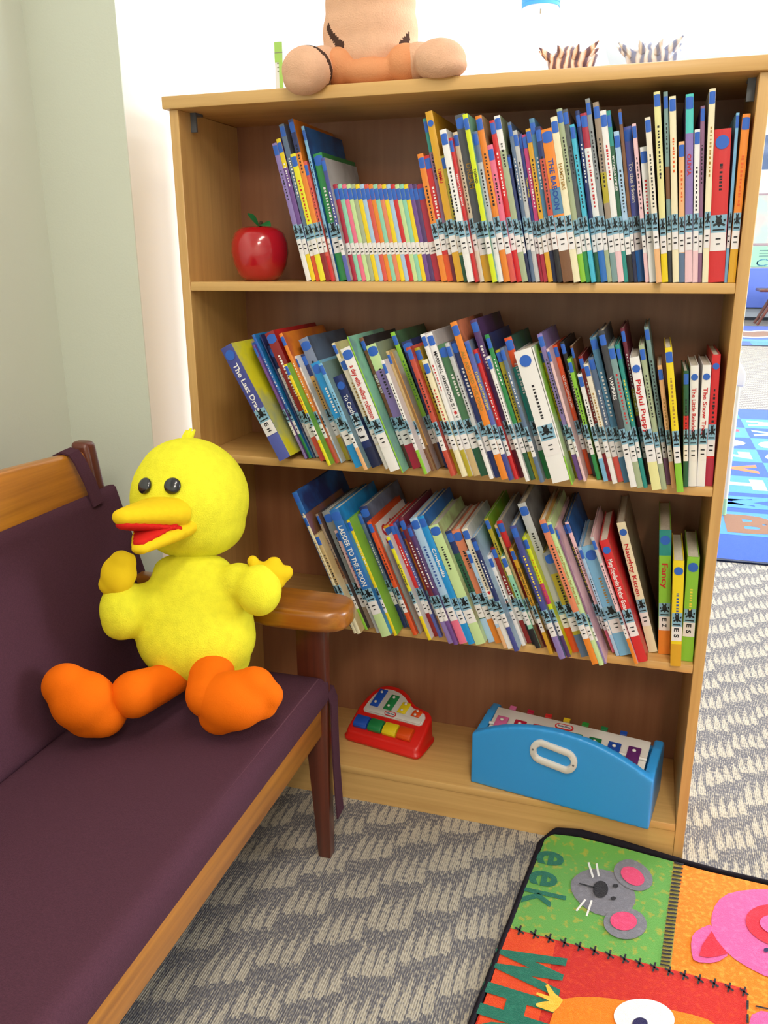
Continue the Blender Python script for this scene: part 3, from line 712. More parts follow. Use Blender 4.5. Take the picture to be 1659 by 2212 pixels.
    if op.get('r') and t > .012:
        mb = MB(); r_ = min(.0105, t*.42); zc = h - (.040 if ct == 'red' and t > .03 else .020)
        mb.face([(t/2 + r_*math.cos(2*PI*q/24), -bulge - .0008, zc + r_*math.sin(2*PI*q/24)) for q in range(24)], 0)
    else:
        z1 = h - random.choice((.004, .005, .007)); z0 = z1 - .0185
        mb = MB()
        for k in range(nS):        # round sticker folded over the spine
            s0 = .03 + .94*k/nS; s1 = .03 + .94*(k+1)/nS
            def cut(s): return (1 - math.sqrt(max(0, 1 - (min(.98, abs(2*s - 1)*t/.0235))**2)))*.009
            mb.face([(s0*t, sy(s0) - .0004, z0 + cut(s0)), (s1*t, sy(s1) - .0004, z0 + cut(s1)), (s1*t, sy(s1) - .0004, z1 - cut(s1)), (s0*t, sy(s0) - .0004, z1 - cut(s0))], 0, True)
    o = mb.build('blue_sticker', M_DOT, None, recalc=False); o.parent = root; o['label'] = 'blue sticker'
    jit = random.uniform(-.004, .006)
    wl = min(.96, .027/t)
    lo, hi = .5 - wl/2, .5 + wl/2
    mb = wrap(.050 + jit, .079 + jit, .0004, None, '', lo, hi)
    ink = mat('ink_k', INK['k'], 0.5, 0.3)
    if op.get('call') and t > .012:
        for q, ch in enumerate(op['call'].split()):
            add_text(mb, ch, (t/2 - .0045, -bulge - .0008, .0765 - q*.0125 + jit), (0, 0, -1), (1, 0, 0), .0085, .007, 1, .03)
    else:
        for q in range(2):
            zz = .068 - q*.008 + jit; ww = min(t*.24, .004 - q*.001)
            mb.face([(t/2 - ww, -bulge - .0008, zz), (t/2 + ww, -bulge - .0008, zz), (t/2 + ww, -bulge - .0008, zz + .0022), (t/2 - ww, -bulge - .0008, zz + .0022)], 1)
    o = mb.build('call_label', [M_LABEL, ink], None, recalc=False); o.parent = root; o['label'] = 'white call label'
    mb = wrap(.079 + jit, .107 + jit, .0004, None, '', lo, hi)
    for poly in SIL:
        mb.face([((lo + (hi - lo)*min(1, max(0, .5 + (x - .5)*1.15)))*t, -bulge - .0008, .079 + jit + .028*y) for x, y in poly], 1)
    o = mb.build('dog_sticker', [M_LOGO, M_LOGOK], None, recalc=False); o.parent = root; o['label'] = 'pale blue sticker with a black dog figure'

def ordinal(n):
    return '%d%s' % (n, 'th' if 10 <= n % 100 <= 20 else {1: 'st', 2: 'nd', 3: 'rd'}.get(n % 10, 'th'))

def shelf_row(rows, z, shelf):
    B = []
    for (fr, tx, ty, bx, by, ct, cf, op) in rows:
        u0, v0, s = FR[fr]
        ub, vb, ut, vt = u0 + bx/s, v0 + by/s, u0 + tx/s, v0 + ty/s
        if shelf == 'top':
            y = min(.055, max(-.022, (611.0 - vb)*.0055)) + (0.012 if op.get('k') == 'p' else 0)
        else:
            y = at(ub, vb, 2, z).y
            y = min(.034, max(-.052, y))
        b = at(ub, vb, 1, y); t_ = at(ut, vt, 1, y)
        if shelf != 'top' and vb < 1000 and fr == 'F' and by < 1500: pass
        B.append(dict(x=b.x, y=y, dx=b.x - t_.x, dz=max(.08, t_.z - z), ct=ct, cf=cf, op=op, W=(op['W']/s if op.get('W') else None), vb=vb))
    # lean of each book, never crossing its neighbour (pool adjacent violators)
    th = [math.atan2(b['dx'], b['dz']) for b in B]
    blocks = []
    for a in th:
        blocks.append([a, 1])
        while len(blocks) > 1 and blocks[-2][0] < blocks[-1][0]:
            a2, n2 = blocks.pop(); a1, n1 = blocks.pop()
            blocks.append([(a1*n1 + a2*n2)/(n1 + n2), n1 + n2])
    th = [a for a, n in blocks for _ in range(n)]
    xs = [b['x'] for b in B]
    for i in range(1, len(xs)): xs[i] = max(xs[i], xs[i-1] + .0030/math.cos(th[i-1]))
    prev_end = TP + .001
    N = len(B)
    for i, b in enumerate(B):
        x = max(xs[i], prev_end)
        nxt = xs[i+1] if i + 1 < N else W - TP - .001
        co = math.cos(th[i])
        t = (nxt - x)*co - .0004
        if b['W']:
            dist = (CAM - Vector((x, b['y'], z))).length
            t = b['W']*dist/F_PX*1.0
        else: t = min(t, .0205)
        t = max(.0026, min(t, .052))
        prev_end = x + (t + .0004)/co
        b.update(x=x, t=t, th=th[i])
    # keep the last ones inside the case
    lim = W - TP - .0012
    for b in reversed(B):
        top_r = b['x'] + b['t']*math.cos(b['th']) - min(0, b['th'])*0
        e = b['x'] + b['t']/math.cos(b['th'])
        if e > lim: b['x'] -= e - lim
        lim = b['x'] - .0003
    for i, b in enumerate(B):
        t, th_ = b['t'], b['th']
        h = min(b['dz']/math.cos(th_), {'top': .300, 'middle': .325, 'lower': .325}[shelf])
        room = (ZT - z if shelf == 'top' else (Z1 - TS - z if shelf == 'middle' else Z2 - TS - z)) - .006
        h = min(h, (room - abs(t*math.sin(th_)))/math.cos(th_))
        dp = min(D - .004 - b['y'], max(.13, h*.80))
        if b['op'].get('k') == 'p': dp = .15
        if th_ >= 0: oz, ox = z + .0004, b['x']
        else: oz, ox = z + .0004 - t*math.sin(th_), b['x']
        thin = b['op'].get('k') == 'p'
        last = i == N - 1
        from_right = N - i
        side = '%s from left' % ordinal(i + 1) if i < N/2 else '%s from right' % ordinal(from_right)
        size = 'tall ' if h > .27 else ('short ' if h < .185 and not thin else '')
        wid = 'thick ' if t > .022 else ('slim ' if t < .007 and not thin else '')
        c1 = nice(b['ct']); c2 = nice(b['cf'])
        foot_ = ' with %s foot' % c2 if b['cf'] != b['ct'] and c2 != c1 else ''
        nb_ = nice(B[i-1]['ct']) if i else None
        kind = 'early reader' if thin else 'picture book'
        lab = '%s%s%s %s%s on %s shelf, %s' % (size, wid, c1, kind, foot_, shelf, side)
        words = len(lab.split())
        if nb_ and words <= 12: lab += ', after %s one' % nb_
        root = thing('early_reader' if thin else 'picture_book', lab, 'book', (ox, b['y'], oz), (0, -th_, 0), 'early readers in a row' if thin else 'picture books on the %s shelf' % shelf)
        make_book(root, t, h, dp, b['ct'], b['cf'], b['op'])
shelf_row(ROW1, Z1, 'top')
shelf_row(ROW2, Z2, 'middle')
shelf_row(ROW3, Z3, 'lower')

# ================================================================== things on the shelves
# --- apple
ap = thing('toy_apple', 'shiny red toy apple with green leaf on the top shelf', 'apple', (0.134, 0.092, Z1))
mb = MB(); mb.lathe([(0.001, .006), (.018, .002), (.034, .0005), (.045, .012), (.054, .032), (.0585, .055), (.0575, .075), (.051, .093), (.039, .103), (.026, .106), (.012, .101), (.004, .094), (.001, .092)], (0.134, 0.092, Z1 + .0003), 40)
mb.build('fruit', mat('apple_red', '#b3121d', 0.18, 0.6, coat=0.6), ap, sharp=0)
M_LEAF = mat('leaf_green', '#22703a', 0.5, 0.4)
def leaf(mb, base, d, up, L, Wd, mi=0):
    base, d, up = Vector(base), Vector(d).normalized(), Vector(up).normalized(); s = d.cross(up).normalized()
    rows = []
    for i in range(9):
        t = i/8; w = Wd*math.sin(PI*min(.98, t*.96 + .03))**.8; c = base + d*L*t + up*(.18*L*math.sin(PI*t*.8))
        rows.append([mb.bm.verts.new(c - s*w + up*.15*w), mb.bm.verts.new(c - up*.001), mb.bm.verts.new(c + s*w + up*.15*w), mb.bm.verts.new(c + up*.0012)])
    for i in range(8):
        for k in range(4): mb.bm.faces.new([rows[i][k], rows[i][(k+1) % 4], rows[i+1][(k+1) % 4], rows[i+1][k]])
    mb.bm.faces.new(rows[0]); mb.bm.faces.new(rows[-1][::-1])
    for f in mb.bm.faces: f.smooth = True
mb = MB(); mb.tube([(0.134, .092, Z1 + .092), (.137, .09, Z1 + .106), (.142, .088, Z1 + .116)], [.0035, .003, .0035], 10); mb.build('stem', mat('stem_brown', '#4a3320', 0.7), ap)
mb = MB(); leaf(mb, (.136, .088, Z1 + .107), (-.5, -.2, .55), (0, -.3, 1), .030, .012); mb.build('leaf', M_LEAF, ap)
mb = MB(); leaf(mb, (.138, .088, Z1 + .108), (1, -.35, -.15), (0, -.5, 1), .032, .012); mb.build('leaf', M_LEAF, ap)

# --- red toy piano
PX = Vector((.188, -.034, 0)).normalized(); PY = Vector((-PX.y, PX.x, 0)); PO = Vector((.295, .098, Z4 + .0006))
SL = .53
pn = (Vector((0, 0, 1)) - PY*SL).normalized()
def pp(a, b, h=0.0, flat=None):
    a = (a - .095)*1.06 + .0952; b = b*1.02
    return PO + PX*a + PY*b + Vector((0, 0, .022 + SL*b if flat is None else flat)) + pn*h
pia = thing('toy_piano', 'red toy piano with four coloured keys on the bottom shelf', 'toy piano', tuple(PO + PX*.095 + PY*.07))
outl = [(.012, 0), (.178, 0), (.187, .004), (.190, .014), (.190, .078), (.186, .090), (.176, .097), (.158, .101), (.140, .104), (.126, .112), (.110, .126), (.092, .135), (.070, .139), (.048, .138), (.030, .130), (.017, .114), (.008, .092), (.002, .066), (0, .014), (.003, .004)]
M_TOYRED = mat('toy_red_plastic', '#d91f17', 0.35, 0.5)
mb = MB()
lo = [mb.bm.verts.new(pp(a, b, 0, 0.0)) for a, b in outl]; mid = [mb.bm.verts.new(pp(a, b, 0, .012)) for a, b in outl]
cx = .095; 
mid2 = [mb.bm.verts.new(pp(cx + (a - cx)*.975, .07 + (b - .07)*.975, 0, .014)) for a, b in outl]
hi = [mb.bm.verts.new(pp(cx + (a - cx)*.95, .07 + (b - .07)*.95, 0)) for a, b in outl]
n = len(outl)
for A, B_ in ((lo, mid), (mid, mid2), (mid2, hi)):
    for k in range(n): mb.bm.faces.new([A[k], A[(k+1) % n], B_[(k+1) % n], B_[k]])
mb.bm.faces.new(lo[::-1]); mb.bm.faces.new(hi)
mb.bevel_all(0.006, 3, 0.5); mb.build('body', M_TOYRED, pia, sharp=1.0)
# white plate
pl_ = [(.026, .057), (.164, .057), (.170, .061), (.171, .078), (.166, .086), (.150, .090), (.134, .093), (.120, .101), (.104, .113), (.088, .120), (.068, .123), (.050, .121), (.038, .113), (.030, .100), (.024, .080), (.021, .062)]
mb = MB(); mb.prism([pp(a, b, -.002) for a, b in pl_], pn*.006); mb.bevel_all(.002, 2); mb.build('chime_plate', mat('toy_white_plastic', '#d9d3cd', 0.4, 0.5), pia)
mb = MB(); mb.prism([pp(a, b, .004) for a, b in ((.028, .0585), (.166, .0585), (.167, .0695), (.027, .0695))], pn*.003); mb.bevel_all(.0012, 2); mb.build('plate_rail', mat('toy_white_plastic', '#d9d3cd', 0.4, 0.5), pia)
TOYC = [('blue', '#1c4fb4'), ('green', '#1f7f45'), ('yellow', '#e3c71c'), ('orange', '#de4d12')]
for k, (cn, hx) in enumerate(TOYC):
    a0 = .033 + k*.0345; b1 = (.117, .110, .0995, .0885)[k]; sh = .010 - .001*k
    mb = MB(); mb.prism([pp(a0, .0725, .0045), pp(a0 + .021, .0725, .0045), pp(a0 + .021 + sh*.6, b1, .0045), pp(a0 + sh*.6, b1, .0045)], pn*.0035); mb.bevel_all(.0018, 2, .4)
    o = mb.build('chime_bar', mat('toy_' + cn, hx, 0.35, 0.5), pia); o['label'] = cn + ' chime bar'
    for q in (0.22, 0.80):
        bb = .0725 + (b1 - .0725)*q; c_ = pp(a0 + .0105 + sh*.6*q, bb, .0085)
        mb = MB(); mb.ell(c_ + pn*.002, (.0034, .0034, .0030), pn.to_track_quat('Z', 'Y').to_matrix(), u=14, v=8); pg = mb.build('peg', mat('toy_white_plastic', '#d9d3cd', 0.4, 0.5), None); attach(pg, pia); pg.parent = o; pg.matrix_parent_inverse = Matrix.Identity(4)
        pg.matrix_parent_inverse = Matrix.Identity(4)
    a1 = .0185 + k*.0365
    mb = MB(); mb.prism([pp(a1, .017, h) for h in (.000,)] + [pp(a1, .017, .010), pp(a1, .022, .0135), pp(a1, .031, .0145), pp(a1, .0445, .010), pp(a1, .0455, -.001)], PX*.0352); mb.bevel_all(.002, 2, .4)
    o = mb.build('key', mat('toy_' + cn, hx, 0.35, 0.5), pia); o['label'] = cn + ' key'
def badge(par, O, X, N, w, h):
    "brand badge: red rounded border, white inside, navy lettering"
    X = Vector(X).normalized(); N = Vector(N).normalized(); Y = N.cross(X)
    O = Vector(O)
    def st(w_, h_, e):
        r = h_/2; pts = []
        for i in range(13): th = -PI/2 + PI*i/12; pts.append(O + X*(w_/2 - r + r*math.cos(th)) + Y*(r*math.sin(th)) + N*e)
        for i in range(13): th = PI/2 + PI*i/12; pts.append(O + X*(-w_/2 + r + r*math.cos(th)) + Y*(r*math.sin(th)) + N*e)
        return pts
    mb = MB(); mb.prism(st(w, h, 0), N*.0012, mi=0); mb.face(st(w*.84, h*.68, .0014), 1)
    add_text(mb, 'little tikes', O - X*(w*.34) - Y*(h*.13) + N*.0017, X, Y, h*.34, w*.68, 2, .03)
    mb.build('badge', [mat('badge_red', '#c8232b', 0.4), mat('toy_white_plastic', '#d9d3cd', 0.4, 0.5), mat('badge_navy', '#1d2a63', 0.4)], par)
badge(pia, pp(.091, .0642, .0072), PX, pn, .030, .0125)

# --- blue toy xylophone
QX = Vector((.375, -.057, 0)).normalized(); QY = Vector((-QX.y, QX.x, 0)); QO = Vector((.617, .021, Z4 + .0006))
def qp(a, b, h): return QO + QX*a + QY*b + Vector((0, 0, h))
xyl = thing('toy_xylophone', 'blue toy xylophone with white handle and coloured bars on the bottom shelf', 'toy xylophone', tuple(qp(.19, .07, 0)))
M_TOYBLUE = mat('toy_blue_plastic', '#3598e0', 0.33, 0.5, bump=0.03, bscale=900)
LX, DX = .380, .158
def arch(a): 
    q = (a/LX - .48)/.52
    return .112 + .060*max(0, 1 - abs(q)**2.1)
mb = MB()
na = 26
fr = [qp(LX*i/na, 0, arch(LX*i/na)) for i in range(na + 1)]
mb.prism([qp(0, 0, 0)] + fr + [qp(LX, 0, 0)], QY*.020)
side = [(0, 0), (0, .112), (.03, .120), (.10, .127), (.14, .125), (DX, .108), (DX, 0)]
for a in (0, LX - .020):
    mb.prism([qp(a, b, h) for b, h in side], QX*.020)
mb.prism([qp(0, DX - .016, 0), qp(0, DX - .016, .10), qp(LX, DX - .016, .10), qp(LX, DX - .016, 0)], QY*.016)
mb.prism([qp(.004, .004, .001), qp(LX - .004, .004, .001), qp(LX - .004, DX - .004, .001), qp(.004, DX - .004, .001)], (0, 0, .012))
me = bpy.data.meshes.new('tmp'); mb.bm.to_mesh(me); mb.bm.free()
o = bpy.data.objects.new('tray', me); COL.objects.link(o)
m1 = o.modifiers.new('r', 'REMESH'); m1.mode = 'VOXEL'; m1.voxel_size = .003; m1.use_smooth_shade = True
m2 = o.modifiers.new('s', 'SMOOTH'); m2.iterations = 9; m2.factor = .5
me2 = bpy.data.meshes.new_from_object(o.evaluated_get(bpy.context.evaluated_depsgraph_get())); o.modifiers.clear(); o.data = me2; me2.name = 'tray'
me2.materials.clear(); me2.materials.append(M_TOYBLUE)
for p in me2.polygons: p.use_smooth = True
attach(o, xyl)
# white plate the bars sit on
M_TW = mat('toy_white_plastic', '#d9d3cd', 0.4, 0.5)
pA, pB = (.024, .116), (.108, .136)      # (depth, height) of its front and back edge
pln = (QX.cross(qp(0, pB[0], pB[1]) - qp(0, pA[0], pA[1]))).normalized()
def pq(a, s, e=0): return qp(a, pA[0] + (pB[0] - pA[0])*s, pA[1] + (pB[1] - pA[1])*s) + pln*e
mb = MB(); mb.prism([pq(.023, 0, -.004), pq(LX - .023, 0, -.004), pq(LX - .023, 1, -.004), pq(.023, 1, -.004)], pln*.004); mb.bevel_all(.0012, 2); mb.build('bar_plate', M_TW, xyl)
mb = MB(); mb.tube([pq(.022, .34, .0035), pq(LX - .022, .34, .0035)], .0035, 10); mb.build('bar_rail', M_TW, xyl)
for k, (cn, hx) in enumerate((('pink', '#d0679a'), ('crimson', '#b01a3a'), ('red', '#cf2a2a'), ('yellow', '#d9b820'), ('green', '#2f8f3a'), ('dark green', '#1b7040'), ('blue', '#1c47a0'), ('purple', '#5b2462'))):
    a0 = .034 + k*.0405; s1 = .62
    mb = MB(); mb.prism([pq(a0, .02, .004), pq(a0 + .026, .02, .004), pq(a0 + .026, s1, .004), pq(a0, s1, .004)], pln*.004); mb.bevel_all(.0012, 2)
    o = mb.build('bar', mat('bar_' + cn, hx, 0.35, 0.5), xyl); o['label'] = cn + ' bar'
    mb = MB(); mb.ell(pq(a0 + .013, .47, .010), (.0042, .0042, .003), u=12, v=8); pg = mb.build('peg', M_TW, None); pg.parent = o; 
    if k < 7:
        mb = MB(); mb.prism([pq(a0 + .016, .985, .0012), pq(a0 + .030, .985, .0012), pq(a0 + .030, 1.09, .0012), pq(a0 + .016, 1.09, .0012)], pln*.004); o2 = mb.build('bar_tip', mat('bar_' + cn, hx, 0.35, 0.5), xyl); o2['label'] = cn + ' bar tip'
badge(xyl, pq(.178, .80, .0012), QX, pln, .040, .016)
# white oval grip
mb = MB()
def oval(w, h, n=28):
    pts = []
    for i in range(n):
        th = 2*PI*i/n; r = h/2
        pts.append((max(0, w/2 - r)*(1 if math.cos(th) > 0 else -1) + r*math.cos(th), r*math.sin(th)))
    return pts
rings = []
tilt = -.16
def op_(x, z, y): 
    ct_, st_ = math.cos(tilt), math.sin(tilt)
    x *= 1.07; z *= 1.22
    return qp(.180 + x*ct_ - z*st_, y, .116 + x*st_ + z*ct_)
for (w, h, y) in ((.094, .046, .0035), (.094, .046, -.004), (.089, .041, -.006), (.072, .025, -.006), (.068, .021, -.003), (.068, .021, .0015)):
    rings.append([mb.bm.verts.new(op_(x, z, y)) for x, z in oval(w, h)])
for i in range(len(rings) - 1):
    for k in range(28): mb.bm.faces.new([rings[i][k], rings[i][(k+1) % 28], rings[i+1][(k+1) % 28], rings[i+1][k]])
mb.bm.faces.new(rings[0]); mb.bm.faces.new(rings[-1][::-1])
for f in mb.bm.faces: f.smooth = True
hd = mb.build('handle', M_TW, xyl, sharp=.9); hd['label'] = 'white oval handle'
for s in (-1, 1):
    mb = MB(); mb.ell(op_(s*.0405, 0, -.0062), (.0024, .0012, .0024), u=12, v=8); pg = mb.build('screw', mat('screw_grey', '#6b6b70', 0.4), None); pg.parent = hd

# ================================================================== plush toys
M_YFUR = mat('yellow_plush', '#efe838', 0.95, 0.1, bump=0.45, bscale=520, var=0.06, vscale=60, sheen=0.5)
M_GOLD = mat('golden_felt', '#e8c31c', 0.85, 0.15, bump=0.15, bscale=700, sheen=0.3)
M_ORNG = mat('orange_felt', '#e96a05', 0.85, 0.15, bump=0.2, bscale=500, sheen=0.3)
M_MOUTH = mat('red_felt', '#c9211a', 0.85, 0.15)
bird = thing('plush_bird', 'big yellow plush bird with orange feet sitting on the plum settee', 'plush toy', (.17, -.32, .42))
def cb(u, v, d, r):
    "stuffed lump seen at photo pixel (u, v), depth d; radii in pixels across, up, towards the lens"
    k = d/F_PX
    return (atd(u, v, d), (r[0]*k, r[1]*k, r[2]*k), R3)
soft('body', [cb(424, 1374, 1.505, (130, 104, 92)), cb(425, 1342, 1.505, (124, 92, 90)), cb(430, 1312, 1.505, (112, 100, 84)), cb(420, 1252, 1.505, (94, 54, 72)), cb(416, 1226, 1.505, (84, 34, 62)), cb(430, 1285, 1.505, (106, 70, 80)), cb(438, 1424, 1.525, (104, 56, 86)), cb(446, 1440, 1.565, (84, 46, 62)),
              cb(266, 1316, 1.455, (51, 64, 48)), cb(315, 1300, 1.48, (52, 42, 44)), cb(264, 1346, 1.46, (44, 38, 42)),
              cb(560, 1275, 1.45, (50, 58, 46)), cb(516, 1256, 1.475, (46, 42, 42))], M_YFUR, bird, .005, 20)
soft('head', [cb(411, 1077, 1.505, (127, 130, 124)), cb(408, 1030, 1.50, (105, 85, 108)), cb(418, 1130, 1.51, (112, 78, 108))], M_YFUR, bird, .005, 10)
mb = MB()
for du, dv in ((0, 0), (-9, 4), (8, 3)):
    mb.tube([atd(402 + du*.5, 952, 1.50), atd(407 + du*.8, 938 + dv, 1.50), atd(413 + du, 925 + dv, 1.50)], [.006, .005, .002], 8)
mb.build('tuft', M_YFUR, bird)
# bill
HC = Vector((411, 1077))
def camdir(x, y, z): return (R3 @ Vector((x, y, z))).normalized()
hc = atd(411, 1077, 1.505)
def mandible(name, tip_uv, tip_d, base_uv, base_d, w0, th0, up, m, inner, inner_sign):
    T_ = atd(*tip_uv, tip_d); B_ = atd(*base_uv, base_d)
    d = (T_ - B_).normalized(); s = d.cross(Vector(up)).normalized(); n = s.cross(d).normalized()
    M = Matrix((d, s, n)).transposed(); L = (T_ - B_).length
    bl = []
    for i in range(9):
        t = i/8; w = w0*(1 - .72*t**1.5); h = th0*(1 - .55*t)
        bl.append((B_ + d*L*t - n*inner_sign*0, (L*.13, w, h), M))
    o = soft(name, bl, m, bird, .0035, 8)
    bl = []
    for i in range(9):
        t = i/8; w = w0*.86*(1 - .74*t**1.5)
        bl.append((B_ + d*(L*t*.97) + n*inner_sign*th0*(.86 - .48*t), (L*.11, w, th0*.30), M))
    soft('mouth_lining', bl, inner, bird, .003, 4)['label'] = 'red mouth lining'
camup = R3 @ Vector((0, 1, 0))
mandible('upper_bill', (262, 1117), 1.335, (352, 1108), 1.42, .063, .031, camup, M_GOLD, M_MOUTH, -1)
mandible('lower_bill', (303, 1184), 1.345, (362, 1138), 1.43, .057, .024, camup, M_GOLD, M_MOUTH, 1)
M_EYE = mat('black_button', '#17151a', 0.2, 0.6, coat=0.5)
for (u, v, d) in ((322, 1052, 1.425), (373, 1050, 1.402)):
    c_ = atd(u, v, d); nrm = (c_ - hc).normalized()
    # rest the button on the surface of the head
    c_ = hc + nrm*.1065
    mb = MB(); mb.ell(c_, (.0145, .0145, .007), nrm.to_track_quat('Z', 'Y').to_matrix(), u=22, v=14); e = mb.build('eye', M_EYE, bird); e['label'] = 'black button eye'
# wing tips
soft('wing_tip', [cb(255, 1242, 1.44, (37, 44, 34)), cb(262, 1214, 1.435, (26, 26, 24)), cb(243, 1262, 1.445, (30, 26, 28)), cb(284, 1216, 1.445, (11, 22, 13)), cb(276, 1240, 1.445, (20, 24, 20))], M_GOLD, bird, .0035, 6)['label'] = 'golden wing tip raised to the bill'
soft('wing_tip', [cb(586, 1236, 1.46, (32, 24, 26)), cb(560, 1226, 1.46, (20, 14, 16)), cb(546, 1212, 1.46, (13, 13, 13)), cb(592, 1217, 1.46, (18, 15, 16)), cb(612, 1240, 1.46, (20, 17, 17)), cb(620, 1236, 1.46, (14, 16, 14)), cb(596, 1256, 1.46, (22, 18, 18))], M_GOLD, bird, .0035, 6)['label'] = 'golden wing tip over the arm rest'
# legs and feet
lg = soft('leg', [], M_ORNG, bird, .005, 6, tubes=[([atd(395, 1452, 1.50), atd(345, 1478, 1.45), atd(290, 1500, 1.40)], [.030, .034, .040])])
ft = soft('foot', [cb(180, 1514, 1.379, (72, 66, 62)), cb(142, 1477, 1.377, (50, 46, 46)), cb(222, 1542, 1.392, (52, 52, 52)), cb(112, 1484, 1.372, (24, 34, 26)), cb(192, 1542, 1.392, (55, 52, 50)), cb(250, 1527, 1.399, (30, 42, 40))], M_ORNG, None, .0045, 22)
attach(ft, bird); ft.parent = lg; ft.matrix_parent_inverse = Matrix.Translation(bird.location).inverted() @ Matrix.Identity(4)
lg2 = soft('leg', [], M_ORNG, bird, .005, 6, tubes=[([atd(468, 1435, 1.49), atd(455, 1462, 1.44), atd(452, 1500, 1.40)], [.034, .038, .040])])
ft2 = soft('foot', [cb(502, 1514, 1.393, (78, 66, 62)), cb(548, 1478, 1.393, (46, 40, 42)), cb(588, 1502, 1.398, (26, 30, 30)), cb(475, 1542, 1.403, (48, 46, 46)), cb(450, 1500, 1.393, (30, 44, 40)), cb(570, 1527, 1.403, (30, 28, 30))], M_ORNG, None, .0045, 22)
ft2.parent = lg2
for f_, l_ in ((ft, lg), (ft2, lg2)):
    f_.parent = l_; f_.matrix_parent_inverse = Matrix.Identity(4)
    f_.matrix_parent_inverse = (Matrix.Translation(bird.location) @ l_.matrix_parent_inverse).inverted()

# --- plush tiger on top of the case
M_TIG = mat('tiger_plush', '#e3b394', 0.95, 0.1, bump=0.4, bscale=400, var=0.06, vscale=40, sheen=0.4)
M_TIGO = mat('tiger_orange', '#e29a6c', 0.95, 0.1, bump=0.4, bscale=400, sheen=0.4)
M_TIGS = mat('tiger_stripe', '#4d3830', 0.95, 0.1, sheen=0.2)
ZB = ZT + TB
tig = thing('plush_tiger', 'orange striped plush tiger sitting on top of the bookcase', 'plush toy', (.40, .07, ZB))
def wy(u, v, y): return at(u, v, 1, y)
def paint(o, lines, rad, mi):
    me = o.data
    for p in me.polygons:
        c = Vector(p.center)
        for ln in lines:
            for i in range(len(ln) - 1):
                a, b = ln[i], ln[i+1]; ab = b - a; t = max(0, min(1, (c - a).dot(ab)/ab.length_squared))
                if (c - (a + ab*t)).length < rad: p.material_index = mi
tr = soft('body', [(wy(800, 75, .085), (.090, .074, .085)), (wy(802, 125, .085), (.094, .078, .062)), (wy(800, 10, .085), (.085, .070, .08)), (wy(800, -60, .085), (.076, .062, .08))], [M_TIG, M_TIGS], tig, .004, 8)
def onb(u, v):
    y = .03
    for _ in range(6):
        q = wy(u, v, y); y = .085 - .078*math.sqrt(max(0, 1 - ((q.x - wy(801, 100, .085).x)/.0945)**2))
    return wy(u, v, y)
paint(tr, [[onb(704, 58), onb(712, 76), onb(735, 98)], [onb(898, 58), onb(890, 72), onb(870, 98)], [onb(726, -4), onb(742, 4)], [onb(862, 4), onb(878, -6)]], .0075, 1)
soft('lap', [(wy(802, 158, .03), (.055, .04, .026)), (wy(738, 146, .035), (.036, .045, .034)), (wy(878, 140, .035), (.036, .045, .034)), (wy(802, 165, .06), (.09, .05, .03))], M_TIGO, tig, .004, 6)
fl = soft('foot', [(wy(664, 152, -.016), (.047, .040, .040)), (wy(656, 172, -.022), (.038, .030, .026)), (wy(700, 142, .02), (.034, .034, .033))], [M_TIG, M_TIGS], tig, .0035, 6)
ax_ = (wy(652, 170, -.045) - wy(706, 138, .02)).normalized(); p0_ = wy(672, 146, -.006)
for p_ in fl.data.polygons:
    if abs((Vector(p_.center) - p0_).dot(ax_)) < .0055: p_.material_index = 1
soft('foot', [(wy(950, 130, .0), (.046, .040, .034)), (wy(960, 142, -.006), (.040, .032, .022)), (wy(905, 134, .03), (.034, .034, .032))], [M_TIG, M_TIGS], tig, .0035, 6)
hd_ = soft('head', [(wy(800, -190, .085), (.088, .075, .080)), (wy(800, -170, .03), (.045, .035, .032)), (wy(735, -262, .09), (.024, .012, .026)), (wy(865, -262, .09), (.024, .012, .026))], [M_TIG, M_TIGS], tig, .004, 6)

for o_ in tig.children:
    for v_ in o_.data.vertices:
        if v_.co.y > -.0135 and v_.co.z < ZB + .0004: v_.co.z = ZB + .0004
# --- booklet and shells on the top board
bk = thing('booklet', 'thin green and white booklet standing on the bookcase top by the tiger', 'booklet', (.176, .13, ZB))
mb = MB(); mb.box(.169, .186, .125, .215, ZB + .0003, ZB + .108, mi=0); mb.box(.1775, .1855, .1246, .1252, ZB + .0006, ZB + .1075, mi=1); mb.box(.169, .1855, .1244, .1250, ZB + .072, ZB + .1075, mi=1); mb.box(.169, .186, .1242, .1249, ZB + .088, ZB + .0895, mi=2)
for k in range(3): mb.box(.174, .1775, .1243, .1249, ZB + .055 + .007*k, ZB + .057 + .007*k, mi=2)
bk.name = 'booklet'
mb.build('cover', [mat('booklet_white', '#e8eaec', 0.5), mat('booklet_green', '#a9d86a', 0.5), mat('booklet_grey', '#8a8f78', 0.5)], bk)
def shellmat(name, a, b, c):
    m = bpy.data.materials.new(name); t, bs = nt(m)
    tc = t.nodes.new('ShaderNodeTexCoord'); w = t.nodes.new('ShaderNodeTexWave'); w.inputs['Scale'].default_value = 24; w.inputs['Distortion'].default_value = 5; w.inputs['Detail'].default_value = 2
    t.links.new(tc.outputs['Object'], w.inputs['Vector']); r = t.nodes.new('ShaderNodeValToRGB'); e = r.color_ramp.elements
    e[0].color = hexc(a); e[0].position = .25; e[1].color = hexc(c); e[1].position = .9; k = e.new(.5); k.color = hexc(b)
    t.links.new(w.outputs['Fac'], r.inputs['Fac']); t.links.new(r.outputs['Color'], bs.inputs['Base Color']); bs.inputs['Roughness'].default_value = .4
    return m
